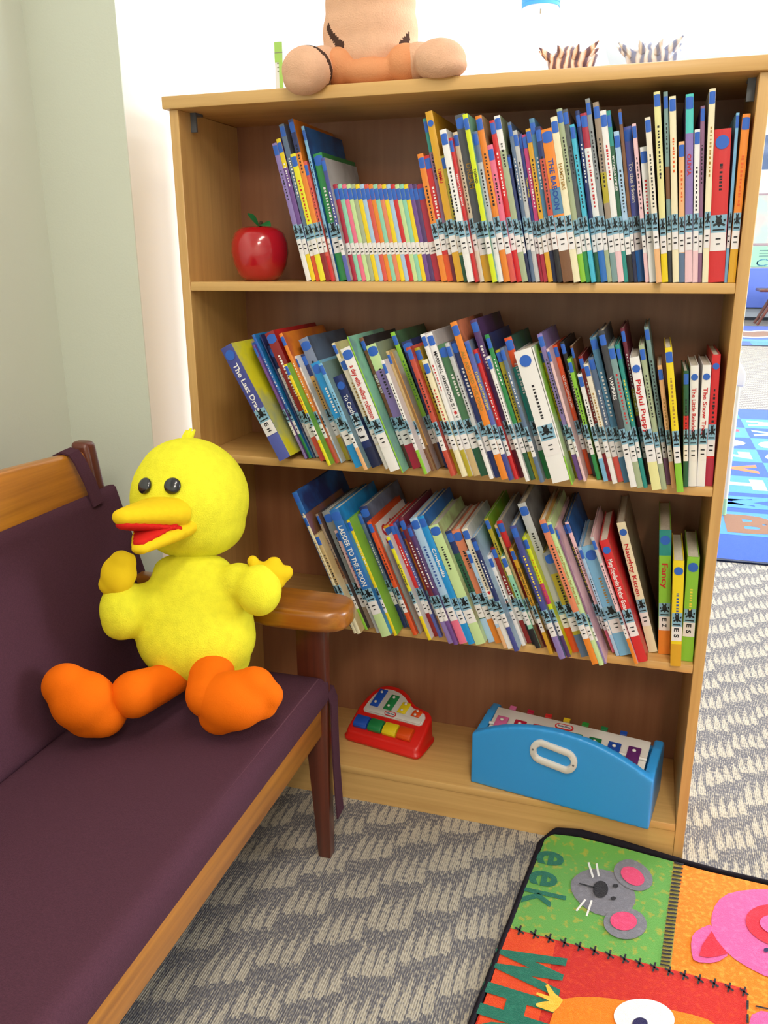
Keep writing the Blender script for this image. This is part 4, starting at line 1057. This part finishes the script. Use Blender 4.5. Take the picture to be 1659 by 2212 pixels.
def shell(u, vb, y, w, h, label, m, tips):
    b = wy(u, vb, y); x0 = b.x
    t = thing('seashell', label, 'seashell', (x0, y, ZB), group='seashells on the bookcase top')
    mb = MB(); mb.lathe([(.001, .0005), (w*.30, .001), (w*.36, h*.12), (w*.42, h*.40), (w*.46, h*.62), (w*.36, h*.74), (w*.24, h*.84), (w*.12, h*.93), (.001, h*.97)], (x0, y, ZB + .0003), 26, sy=.75)
    lip = [(x0 + w*.30, y - w*.28, ZB + h*.10), (x0 + w*.46, y - w*.2, ZB + h*.35), (x0 + w*.56, y - w*.1, ZB + h*.66)]
    mb.tube(lip, [w*.05, w*.09, w*.04], 10)
    mb.build('shell_body', m, t, sharp=0)
    mb = MB()
    for a, zz, L in tips:
        d = Vector((math.cos(a), math.sin(a)*.75, .7)); p = Vector((x0 + math.cos(a)*w*.38, y + math.sin(a)*w*.30, ZB + h*zz))
        mb.tube([p, p + d*L*.6, p + d*L], [w*.085, w*.055, w*.01], 8)
    o = mb.build('knobs', m, t); o['kind'] = 'stuff'
tp8 = [(i*2*PI/9 + .2, .60 if i % 2 else .66, .019 + .004*(i % 3)) for i in range(9)]
shell(1228, 145, .12, .085, .062, 'orange and brown striped seashell on the bookcase top', shellmat('shell_orange', '#7a5a66', '#e6ab84', '#f6e8da'), tp8)
shell(1402, 130, .12, .088, .058, 'pale grey knobbly seashell on the bookcase top, right of the striped one', shellmat('shell_grey', '#8d92b4', '#cfc4c6', '#f0eaec'), tp8)

# ================================================================== animal rug in front
def rq(cx_, cy_, z=.010): return at(1000 + cx_/2.517, 1780 + cy_/2.517, 2, z)
HX = [(.70, 0), (.785, .006), (.81, .024), (.859, .031), (.95, .022), (1.07, .004), (1.12, 0), (3, 0)]
def curl(x, y):
    for (x0, h0), (x1, h1) in zip(HX, HX[1:]):
        if x0 <= x <= x1: h = h0 + (h1 - h0)*(x - x0)/(x1 - x0); break
    else: h = 0
    t = max(0, min(1, (y + .062)/.052)); return h*t*t
class Rug(MB):
    def put(s, pts, lay, mi):
        f = s.face([(p[0], p[1], .010 + lay*.0011 + curl(p[0], p[1])) for p in pts], mi)
        return f
    def quadgrid(s, a, b, c, d, lay, mi, n=14, m_=14):
        a, b, c, d = [Vector((p[0], p[1], 0)) for p in (a, b, c, d)]
        g = [[None]*(m_+1) for _ in range(n+1)]
        for i in range(n+1):
            for j in range(m_+1):
                u, v = i/n, (j/m_)**1.6
                p = (a*(1-u) + b*u)*(1-v) + (d*(1-u) + c*u)*v
                g[i][j] = s.bm.verts.new((p.x, p.y, .010 + lay*.0011 + curl(p.x, p.y)))
        for i in range(n):
            for j in range(m_):
                f = s.bm.faces.new([g[i][j], g[i+1][j], g[i+1][j+1], g[i][j+1]]); f.material_index = mi; f.smooth = True
    def ellipse(s, cx_, cy_, rx, ry, rot, lay, mi, n=36):
        ca, sa = math.cos(rot), math.sin(rot)
        rg = []
        for q in (1.0, .7, .38):
            row = []
            for k in range(n):
                ex_, ey_ = q*rx*math.cos(2*PI*k/n), q*ry*math.sin(2*PI*k/n)
                p = rq(cx_ + ex_*ca - ey_*sa, cy_ + ex_*sa + ey_*ca)
                row.append(s.bm.verts.new((p.x, p.y, .010 + lay*.0011 + curl(p.x, p.y))))
            rg.append(row)
        for i in range(2):
            for k in range(n):
                f = s.bm.faces.new([rg[i][k], rg[i][(k+1) % n], rg[i+1][(k+1) % n], rg[i+1][k]]); f.material_index = mi
        f = s.bm.faces.new(rg[2]); f.material_index = mi
    def poly(s, pts, lay, mi): s.put([rq(*p) for p in pts], lay, mi)
    def stroke(s, p, q, w, lay, mi):
        p, q = Vector(p), Vector(q); d = (q - p).normalized(); n = Vector((-d.y, d.x))*w/2
        s.poly([p + n, q + n, q - n, p - n], lay, mi)
def pilemat(name, col, col2, sc=120, lo=.5, hi=.75):
    m = bpy.data.materials.new(name); t, b = nt(m)
    tc = t.nodes.new('ShaderNodeTexCoord'); n = t.nodes.new('ShaderNodeTexNoise'); n.inputs['Scale'].default_value = sc; n.inputs['Detail'].default_value = 2
    t.links.new(tc.outputs['Object'], n.inputs['Vector']); r = t.nodes.new('ShaderNodeValToRGB'); e = r.color_ramp.elements
    e[0].position = lo; e[0].color = hexc(col); e[1].position = hi; e[1].color = hexc(col2)
    t.links.new(n.outputs['Fac'], r.inputs['Fac']); t.links.new(r.outputs['Color'], b.inputs['Base Color'])
    b.inputs['Roughness'].default_value = .95; b.inputs['Specular IOR Level'].default_value = .1; b.inputs['Sheen Weight'].default_value = .2
    n2 = t.nodes.new('ShaderNodeTexNoise'); n2.inputs['Scale'].default_value = 700; t.links.new(tc.outputs['Object'], n2.inputs['Vector'])
    bp = t.nodes.new('ShaderNodeBump'); bp.inputs['Strength'].default_value = .5; bp.inputs['Distance'].default_value = .003
    t.links.new(n2.outputs['Fac'], bp.inputs['Height']); t.links.new(bp.outputs['Normal'], b.inputs['Normal'])
    return m
RM = [pilemat('pile_green', '#67a34a', '#9da440', 75, .56, .66), pilemat('pile_orange', '#e5780a', '#ee9a34', 110, .48, .70), pilemat('pile_red', '#c4231a', '#d23a1c'), pilemat('pile_redorange', '#dd4416', '#e4551c'),
      pilemat('pile_grey', '#7c7880', '#8a868d'), pilemat('pile_pink', '#dd5a96', '#e56ca4'), pilemat('pile_hotpink', '#e0446f', '#e65580'), pilemat('pile_black', '#231f24', '#2c282d'), pilemat('pile_white', '#ece6e2', '#f2eeea'),
      pilemat('pile_teal', '#1f6a56', '#2a7a62'), pilemat('pile_yellow', '#f0b83a', '#f4c857'), pilemat('pile_olive', '#9a8a3a', '#b09a40'), pilemat('pile_owl', '#ea7a0e', '#ee8a1c'), pilemat('pile_crimson', '#cc2438', '#d43044'), pilemat('pile_navy', '#2a2350', '#322b5c')]
GR, OR, RE, RO, GY, PK, HP, BK, WH, TL, YE, OL, OW, CR, NV = range(15)
rug = thing('animal_rug', "children's patchwork rug with mouse, pig and owl squares on the floor", 'rug', (1.2, -.5, 0))
r = Rug()
def xl(y): return .7625 + (y + .162)*.108
gTL = (xl(-.02) + .012, -.0205); gTR = (1.047, -.0225); gBR = rq(1072, 778); gBL = rq(250, 563)
r.quadgrid(gBL, gBR, gTR, gTL, 0, GR, 14, 16)
oTL = (1.0635, -.024); oBL = rq(1130, 790); oBR = rq(1545, 898)
dirb = (Vector(oBR) - Vector(oBL)); far = Vector(oBL) + dirb*4.2
r.quadgrid(oBL, (far.x, far.y), (1.88, -.075), oTL, 0, OR, 30, 16)
r.quadgrid(gBR, oBL, oTL, gTR, 0, OL, 4, 16)
r.put([gBL, gBR, oBL, oBR, rq(1545, 1088), rq(1545, 1500), rq(60, 1500), (xl(-.62) + .012, -.62), (xl(-.45) + .012, -.45)], 0, RE)
r.put([oBR, (far.x, far.y), (far.x - .1, -1.05), rq(1545, 1500)], 0, OR)
r.put([rq(60, 1500), rq(1545, 1500), (far.x - .1, -1.05), (xl(-1.05) + .012, -1.05), (xl(-.62) + .012, -.62)], 0, GR)
# red-orange band with the word
r.poly([(238, 595), (268, 575), (505, 640), (455, 900), (400, 1120), (330, 1500), (40, 1500), (78, 1088)], 1, RO)
# word WHO, letters lie on their side
def rugtext(s, p0, p1, hgt, L, lay, mi, bold):
    a, b = rq(*p0), rq(*p1); X = (b - a).normalized(); Y = Vector((0, 0, 1)).cross(X)
    vs, fs, w = text_polys(s, bold); k = hgt/.72; kx = L/w
    bv = [r.bm.verts.new((lambda q: (q.x, q.y, .010 + lay*.0011 + curl(q.x, q.y)))(a + X*v.x*kx + Y*v.y*k)) for v in vs]
    for f in fs:
        try: q = r.bm.faces.new([bv[i] for i in f]); q.material_index = mi
        except ValueError: pass
for s_, p0, p1, L_ in (('W', (232, 640), (178, 805), .088), ('H', (150, 866), (100, 1020), .068), ('O', (92, 1052), (52, 1240), .075)):
    a, b = rq(*p0), rq(*p1); rugtext(s_, p0, p1, .106, L_, 2, TL, .07)
rugtext('e', (418, 138), (396, 234), .078, .043, 1, TL, .022); rugtext('e', (382, 244), (356, 336), .078, .043, 1, TL, .022); rugtext('k', (342, 346), (320, 440), .080, .043, 1, TL, .022)
# mouse
r.poly([(585, 330), (592, 305), (612, 284), (645, 262), (680, 250), (720, 247), (760, 250), (800, 258), (835, 272), (870, 298), (905, 330), (930, 365), (940, 402), (935, 432), (918, 462), (890, 485), (855, 498), (810, 502), (760, 500), (720, 490), (680, 468), (640, 438), (608, 400), (590, 365)], 1, GY)
r.ellipse(926, 285, 112, 74, .45, 2, GY); r.ellipse(922, 290, 70, 44, .55, 3, HP)
r.ellipse(882, 545, 118, 86, .12, 2, GY); r.ellipse(873, 535, 73, 51, .10, 3, HP)
r.ellipse(748, 362, 41, 46, 0, 3, BK); r.ellipse(829, 343, 16, 10, 0, 3, BK); r.ellipse(817, 411, 15, 10, 0, 3, BK)
r.stroke((632, 330), (714, 352), 7, 3, BK)
for p, q in (((682, 216), (707, 298)), ((726, 222), (738, 292)), ((666, 418), (616, 480)), ((700, 422), (672, 508))): r.stroke(p, q, 11, 3, WH)
# owl
r.poly([(400, 1500), (440, 1200), (470, 1088), (500, 1000), (545, 955), (620, 943), (720, 942), (820, 953), (950, 975), (1100, 1005), (1250, 1040), (1330, 1065), (1400, 1110), (1450, 1200), (1470, 1500)], 1, OW)
r.ellipse(985, 1060, 166, 104, .12, 2, WH); r.ellipse(962, 1092, 42, 32, 0, 3, NV)
r.poly([(448, 885), (462, 878), (500, 930), (545, 965), (520, 1005), (490, 1032), (400, 1000), (395, 985), (430, 975), (470, 970), (398, 935), (402, 922), (470, 945)], 3, YE)
# pig
r.poly([(1350, 540), (1352, 500), (1368, 450), (1395, 412), (1440, 382), (1500, 366), (1580, 358), (1680, 356), (1800, 380), (1950, 450), (2050, 560), (2080, 680), (2020, 790), (1900, 850), (1760, 860), (1640, 828), (1550, 782), (1480, 738), (1400, 670), (1365, 610)], 1, PK)
r.poly([(1240, 655), (1246, 615), (1265, 590), (1300, 568), (1342, 552), (1400, 600), (1440, 720), (1390, 752), (1340, 762), (1280, 756), (1252, 742), (1242, 700)], 2, PK)
r.poly([(1283, 724), (1300, 665), (1352, 590), (1380, 640), (1440, 712), (1380, 728), (1330, 734)], 3, CR)
r.ellipse(1722, 560, 190, 112, .25, 2, CR); r.ellipse(1722, 562, 112, 56, .25, 3, PK); r.ellipse(1648, 692, 14, 12, 0, 3, NV)
# stitching
for k in range(28):
    t = (k + .5)/28; a = Vector((1150 - 78*t, 214 + 566*t)); r.stroke(a + Vector((-2, -3 + (k % 3))), a + Vector((50, 6)), 9, 2, BK)
for k in range(16):
    t = k/15.0; c_ = Vector((308, 582)) + (Vector((1528, 915)) - Vector((308, 582)))*t
    r.stroke(c_ + Vector((-24, -16)), c_ + Vector((24, 20)), 10, 2, BK); r.stroke(c_ + Vector((7, -25)), c_ + Vector((-7, 25)), 11, 2, BK)
for k in range(4): r.stroke((1547, 965 + k*75), (1547, 1012 + k*75), 13, 2, BK)
r.stroke((1590, 995), (1659, 1010), 9, 2, BK); r.stroke((1700, 1018), (1760, 1030), 9, 2, BK)
r.poly([(1570, 1040), (1620, 1018), (1700, 1030), (1800, 1070), (1800, 1300), (1570, 1300), (1555, 1090)], 1, PK)
bmesh.ops.recalc_face_normals(r.bm, faces=[])
pile = r.build('pile', RM, rug, recalc=False, sharp=0)
mb = MB(); mb.bm.free(); mb = Rug()
# backing slab under the pile
bot = MB()
# bound edge: follows the outline
out = []; inn = []
def addp(x, y, nx, ny): out.append((x, y)); inn.append((x + nx*.0098, y + ny*.0098))
for k in range(14): y = -1.06 + k*(1.06 - .06)/13.0; addp(xl(y), y, 1, 0)
ccx, ccy, rr = xl(-.05) + .040, -.0485, .040
for k in range(1, 11): th = PI - (PI/2)*k/11.0; addp(ccx + rr*math.cos(th), ccy + rr*math.sin(th), -math.cos(th), -math.sin(th))
for k in range(22): x = ccx + (1.07 - ccx)*k/21.0; addp(x, -.0085, 0, -1)
for k in range(1, 14): x = 1.07 + .85*k/13.0; addp(x, -.0085 - (x - 1.07)*.062, 0, -1)
L = []
for (ox_, oy_), (ix, iy) in zip(out, inn):
    zo = curl(ox_, oy_); zi = curl(ix, iy)
    L.append([mb.bm.verts.new(p) for p in ((ox_, oy_, .0005 + zo), (ox_, oy_, .0095 + zo), (ox_ + (ix-ox_)*.3, oy_ + (iy-oy_)*.3, .0128 + zo*.7 + zi*.3), (ox_ + (ix-ox_)*.75, oy_ + (iy-oy_)*.75, .0128 + zo*.25 + zi*.75), (ix, iy, .0105 + zi), (ix, iy, .0005 + zi))])
for i in range(len(L) - 1):
    for k in range(6): mb.bm.faces.new([L[i][k], L[i][(k+1) % 6], L[i+1][(k+1) % 6], L[i+1][k]])
for f in mb.bm.faces: f.smooth = True
mb.build('edge_binding', mat('black_binding', '#1f1a22', 0.9, 0.15, bump=.4, bscale=500), rug, sharp=0)
# underside, so that the pile has a body
ub = MB()
ub.face([(p[0], p[1], .0008) for p in inn if p[1] < -.06][:1] + [(xl(-1.05) + .012, -1.05, .0008), (1.88, -1.05, .0008), (1.88, -.07, .0008), (1.10, -.064, .0008), (xl(-.064) + .012, -.064, .0008)])
ub.build('backing', mat('rug_backing', '#6d6660', 0.9), rug)

# ================================================================== the hall beyond
def floor_at(u, v, z=0.0): return at(u, v, 2, z)
arug = thing('alphabet_rug', 'blue chequered alphabet rug on the hall floor beyond the bookcase', 'rug', (1.9, 3.6, 0))
vs_ = [1161, 1117, 1071, 1035, 1004, 975, 948, 925, 907, 890]
ys = [floor_at(1655, v, .008).y for v in vs_]
step = (ys[8] - ys[0])/8; ys = [ys[0] + step*k for k in range(10)]
y0r = floor_at(1600, 1213, .008).y
xa = floor_at(1608, 890, .008).x; xb_ = floor_at(1659, 1071, .008).x
xc = (xa + xb_)/2; wc = step
AM = [pilemat('rug_blue', '#1448ba', '#1d52c4'), pilemat('rug_lightblue', '#3a84d2', '#458edA'), pilemat('rug_navy', '#14203f', '#1a2748'), pilemat('rug_brown', '#85583c', '#8e6044'), pilemat('rug_cream', '#d8cfcf', '#ded6d6'), pilemat('rug_orange', '#dd6a35', '#e0743f'),
      pilemat('rug_crimson', '#b8334a', '#c03c52'), pilemat('rug_mint', '#9fdcae', '#a8e2b6'), pilemat('rug_white', '#e4e8f2', '#eaeef6')]
r = MB(); x0r, x1r = xc - 4*wc - .25, xc + 3*wc + .25; y1r = ys[9] + .1
r.box(x0r, x1r, y0r, y1r, .0005, .0075, mi=2); 
r.face([(x0r + .02, y0r + .02, .0079), (x1r - .02, y0r + .02, .0079), (x1r - .02, y1r - .02, .0079), (x0r + .02, y1r - .02, .0079)], 0)
for i in range(-4, 3):
    for j in range(9):
        if (i + j) % 2: r.face([(xc + i*wc, ys[j], .0083), (xc + (i+1)*wc, ys[j], .0083), (xc + (i+1)*wc, ys[j+1], .0083), (xc + i*wc, ys[j+1], .0083)], 1)
def glyph(ch, i, j, mi, turn=True, k=.72, sh=0.0):
    cx_, cy_ = xc + (i + .5)*wc + sh, (ys[j] + ys[j+1])/2; h = wc*k
    if turn: add_text(r, ch, (cx_ - h/2, cy_ + h*.42, .0088), (0, -1, 0), (1, 0, 0), h, h*.84, mi, .05)
    else: add_text(r, ch, (cx_ - h*.42, cy_ - h/2, .0088), (1, 0, 0), (0, 1, 0), h, h*.84, mi, .05)
for ch, i, j, mi, tn in (('B', -1, 0, 3, False), ('M', -1, 1, 1, True), ('T', -1, 2, 4, True), ('Y', -1, 3, 5, True), ('Z', -1, 4, 7, True), ('O', -1, 5, 4, True), ('L', -1, 6, 6, True), ('J', -1, 7, 5, True),
                         ('E', 0, 1, 4, True), ('F', 0, 2, 6, True), ('H', 0, 3, 6, True), ('C', 0, 4, 8, True), ('G', 0, 5, 4, True), ('X', 0, 6, 7, True), ('A', 0, 7, 8, True)):
    glyph(ch, i, j, mi, tn)
r.build('pile', AM, arug, recalc=False)
# second rug, far off
frug = thing('story_rug', 'blue rug with a brown picture band at the far end of the hall', 'rug', (3.2, 13, 0))
fy0, fy1 = floor_at(1640, 748).y, floor_at(1640, 705).y
r = MB(); r.box(1.2, 5.2, fy0, fy1, .0005, .008, mi=2); r.face([(1.22, fy0 + .12, .0084), (5.18, fy0 + .12, .0084), (5.18, fy1 - .05, .0084), (1.22, fy1 - .05, .0084)], 0)
def band(y0, y1, mi, z, w=0.0):
    pts = []
    for k in range(41): x = 1.25 + 3.9*k/40; pts.append((x, y0 + w*math.sin(k*.9), z))
    for k in range(40, -1, -1): x = 1.25 + 3.9*k/40; pts.append((x, y1 + w*math.sin(k*1.3 + 1), z))
    r.face(pts, mi)
def fy(v): return floor_at(1640, v).y
r.face([(2.3, fy(747), .0086), (5.1, fy(747), .0086), (5.1, fy(740), .0086), (2.3, fy(740), .0086)], 9)
band(fy(739), fy(734.5), 1, .0087, .03); band(fy(730), fy(715.5), 4, .0088, .12); band(fy(728), fy(717.5), 3, .0090, .12)
r.face([(3.0, fy(714), .0090), (4.6, fy(714), .0090), (4.5, fy(710), .0090), (3.1, fy(711), .0090)], 8)
r.build('pile', AM + [pilemat('rug_teal', '#2a7a86', '#318490')], frug, recalc=False)
# white child's chair half hidden by the bookcase
ch = thing('plastic_chair', "white plastic child's chair half hidden behind the bookcase's right side", 'chair', (1.17, 2.75, .008))
M_CHW = mat('white_plastic', '#eeebe6', 0.35, 0.5); M_CHC = mat('cream_plastic', '#e3dcc4', 0.4, 0.5)
mb = MB(); poly = [(1.0, .63), (1.36, .625), (1.362, .66), (1.358, .69), (1.346, .715), (1.328, .733), (1.30, .745), (1.06, .745), (1.015, .72), (1.0, .69)]
mb.prism([(x, 2.585, z) for x, z in poly], (0, .03, 0)); mb.bevel_all(.008, 3, .9); mb.build('backrest', M_CHW, ch)
mb = MB(); mb.tube([(1.27, 2.60, .735), (1.30, 2.60, .765), (1.335, 2.60, .782)], [.02, .014, .003], 10); mb.build('grip', M_CHW, ch)
mb = MB(); mb.box(1.02, 1.29, 2.60, 2.92, .36, .385, bev=.01, seg=3); mb.build('seat', M_CHW, ch)
for x, y, tp in ((1.335, 2.60, .65), (1.03, 2.60, .65), (1.285, 2.90, .37), (1.03, 2.90, .37)):
    mb = MB(); mb.tube([(x, y, .009), (x, y, .09)], .013, 12, mi=1); mb.tube([(x, y, .09), (x, y, tp)], .012, 12, mi=0); mb.build('leg', [M_CHC, mat('mint_foot', '#a9d6a8', 0.4)], ch)
for o_ in ch.children: o_.location.x -= .018
# far wall furniture
dv = thing('divider_panel', 'low periwinkle blue panel at the foot of the far wall', 'panel', (3.6, 16.8, 0.25))
mb = MB(); mb.box(2.2, 5.2, 16.78, 16.86, .252, .99, bev=.01); mb.build('panel', mat('periwinkle_panel', '#5d74c8', 0.5), dv)
ps = thing('notice_poster', 'green notice with text lines and a blue swirl above the blue panel', 'poster', (3.1, 16.95, 1.2))
mb = MB(); mb.box(2.60, 3.60, 16.95, 16.985, 1.02, 1.40, mi=0)
for k in range(3): mb.box(2.80 + .0, 3.02 + .04*k, 16.945, 16.952, 1.315 - k*.05, 1.330 - k*.05, mi=1)
for k in range(20):
    th = 2*PI*k/20*.82 + .5; th2 = 2*PI*(k+1)/20*.82 + .5; wv = .012 + .022*math.sin(PI*k/20)
    mb.box(0, 1, 0, 1, 0, 1, mi=2, M=Matrix.Translation((2.89 + .10*math.cos(th), 16.946, 1.10 + .045*math.sin(th))) @ Matrix.Rotation(-th, 4, 'Y') @ Matrix.Diagonal((.02, .006, wv, 1)))
mb.build('sheet', [mat('notice_green', '#9fdcae', 0.6), mat('notice_ink', '#5d7a80', 0.6), mat('notice_blue', '#4f86a8', 0.6)], ps)
mp_ = thing('wall_map', 'large pale green and grey wall map over the green notice', 'map', (3.4, 16.95, 1.9))
mb = MB(); mb.box(2.56, 4.2, 16.96, 16.985, 1.46, 2.34); mb.build('sheet', mat('map_paper', '#b9c9be', 0.6, col2='#cdbfb6', vscale=3.0), mp_)
for z0_, z1_ in ((2.34, 2.37), (1.42, 1.46)):
    mb = MB(); mb.box(2.56, 4.2, 16.95, 16.985, z0_, z1_); mb.build('map_rail', mat('map_rail', '#a98f92', 0.6), mp_)
gp = thing('wall_poster', 'slate blue poster high on the far wall over the map', 'poster', (3.4, 16.95, 3.0))
mb = MB(); mb.box(2.60, 4.2, 16.96, 16.985, 2.80, 3.40); mb.build('sheet', mat('slate_poster', '#5d6f8f', 0.6, col2='#7585a3', vscale=4.0), gp)
tb = thing('wooden_table', 'brown wooden table in front of the far wall', 'table', (3.7, 15.7, 0))
mb = MB(); mb.box(2.72, 4.6, 15.3, 16.1, .60, .65, bev=.012); mb.build('tabletop', M_CHERRY, tb)
for x, sx_ in ((3.05, -.30), (4.3, .25)):
    for y in (15.45, 15.95):
        mb = MB(); mb.tube([(x, y, .60), (x + sx_, y, .009)], [.035, .025], 10); mb.build('leg', M_CHERRY, tb)
# pendant lamp with a blue shade, seen above the case
pd = thing('pendant_lamp', 'blue drum pendant lamp hanging over the hall behind the bookcase', 'lamp', (.10, 4.4, 2.6))
c1 = at(1168, 18, 1, 4.4); rad = .118
mb = MB(); mb.lathe([(rad, 0), (rad, .02), (rad*1.02, .022), (rad*1.02, .05), (rad, .052), (rad, .14), (rad*.98, .15), (rad*.3, .16)], (c1.x, c1.y, c1.z), 36); mb.build('lamp_shade', mat('lamp_blue', '#3a8ad8', 0.5, 0.4), pd, sharp=.6)
mb = MB(); mb.lathe([(rad*.97, -.004), (rad*.97, -.0005)], (c1.x, c1.y, c1.z), 36); mb.build('diffuser', mat('lamp_grey', '#c9cfdd', 0.5), pd)
mb = MB(); mb.tube([(c1.x, c1.y, c1.z + .16), (c1.x, c1.y, CEIL - .001)], .004, 8); mb.build('cord', M_TRIMW, pd)
mb = MB(); mb.tube([(c1.x, c1.y, c1.z - .03), (c1.x, c1.y, c1.z - .004)], .004, 8); mb.build('pull', mat('brass_pull', '#b59a6a', 0.4), pd)
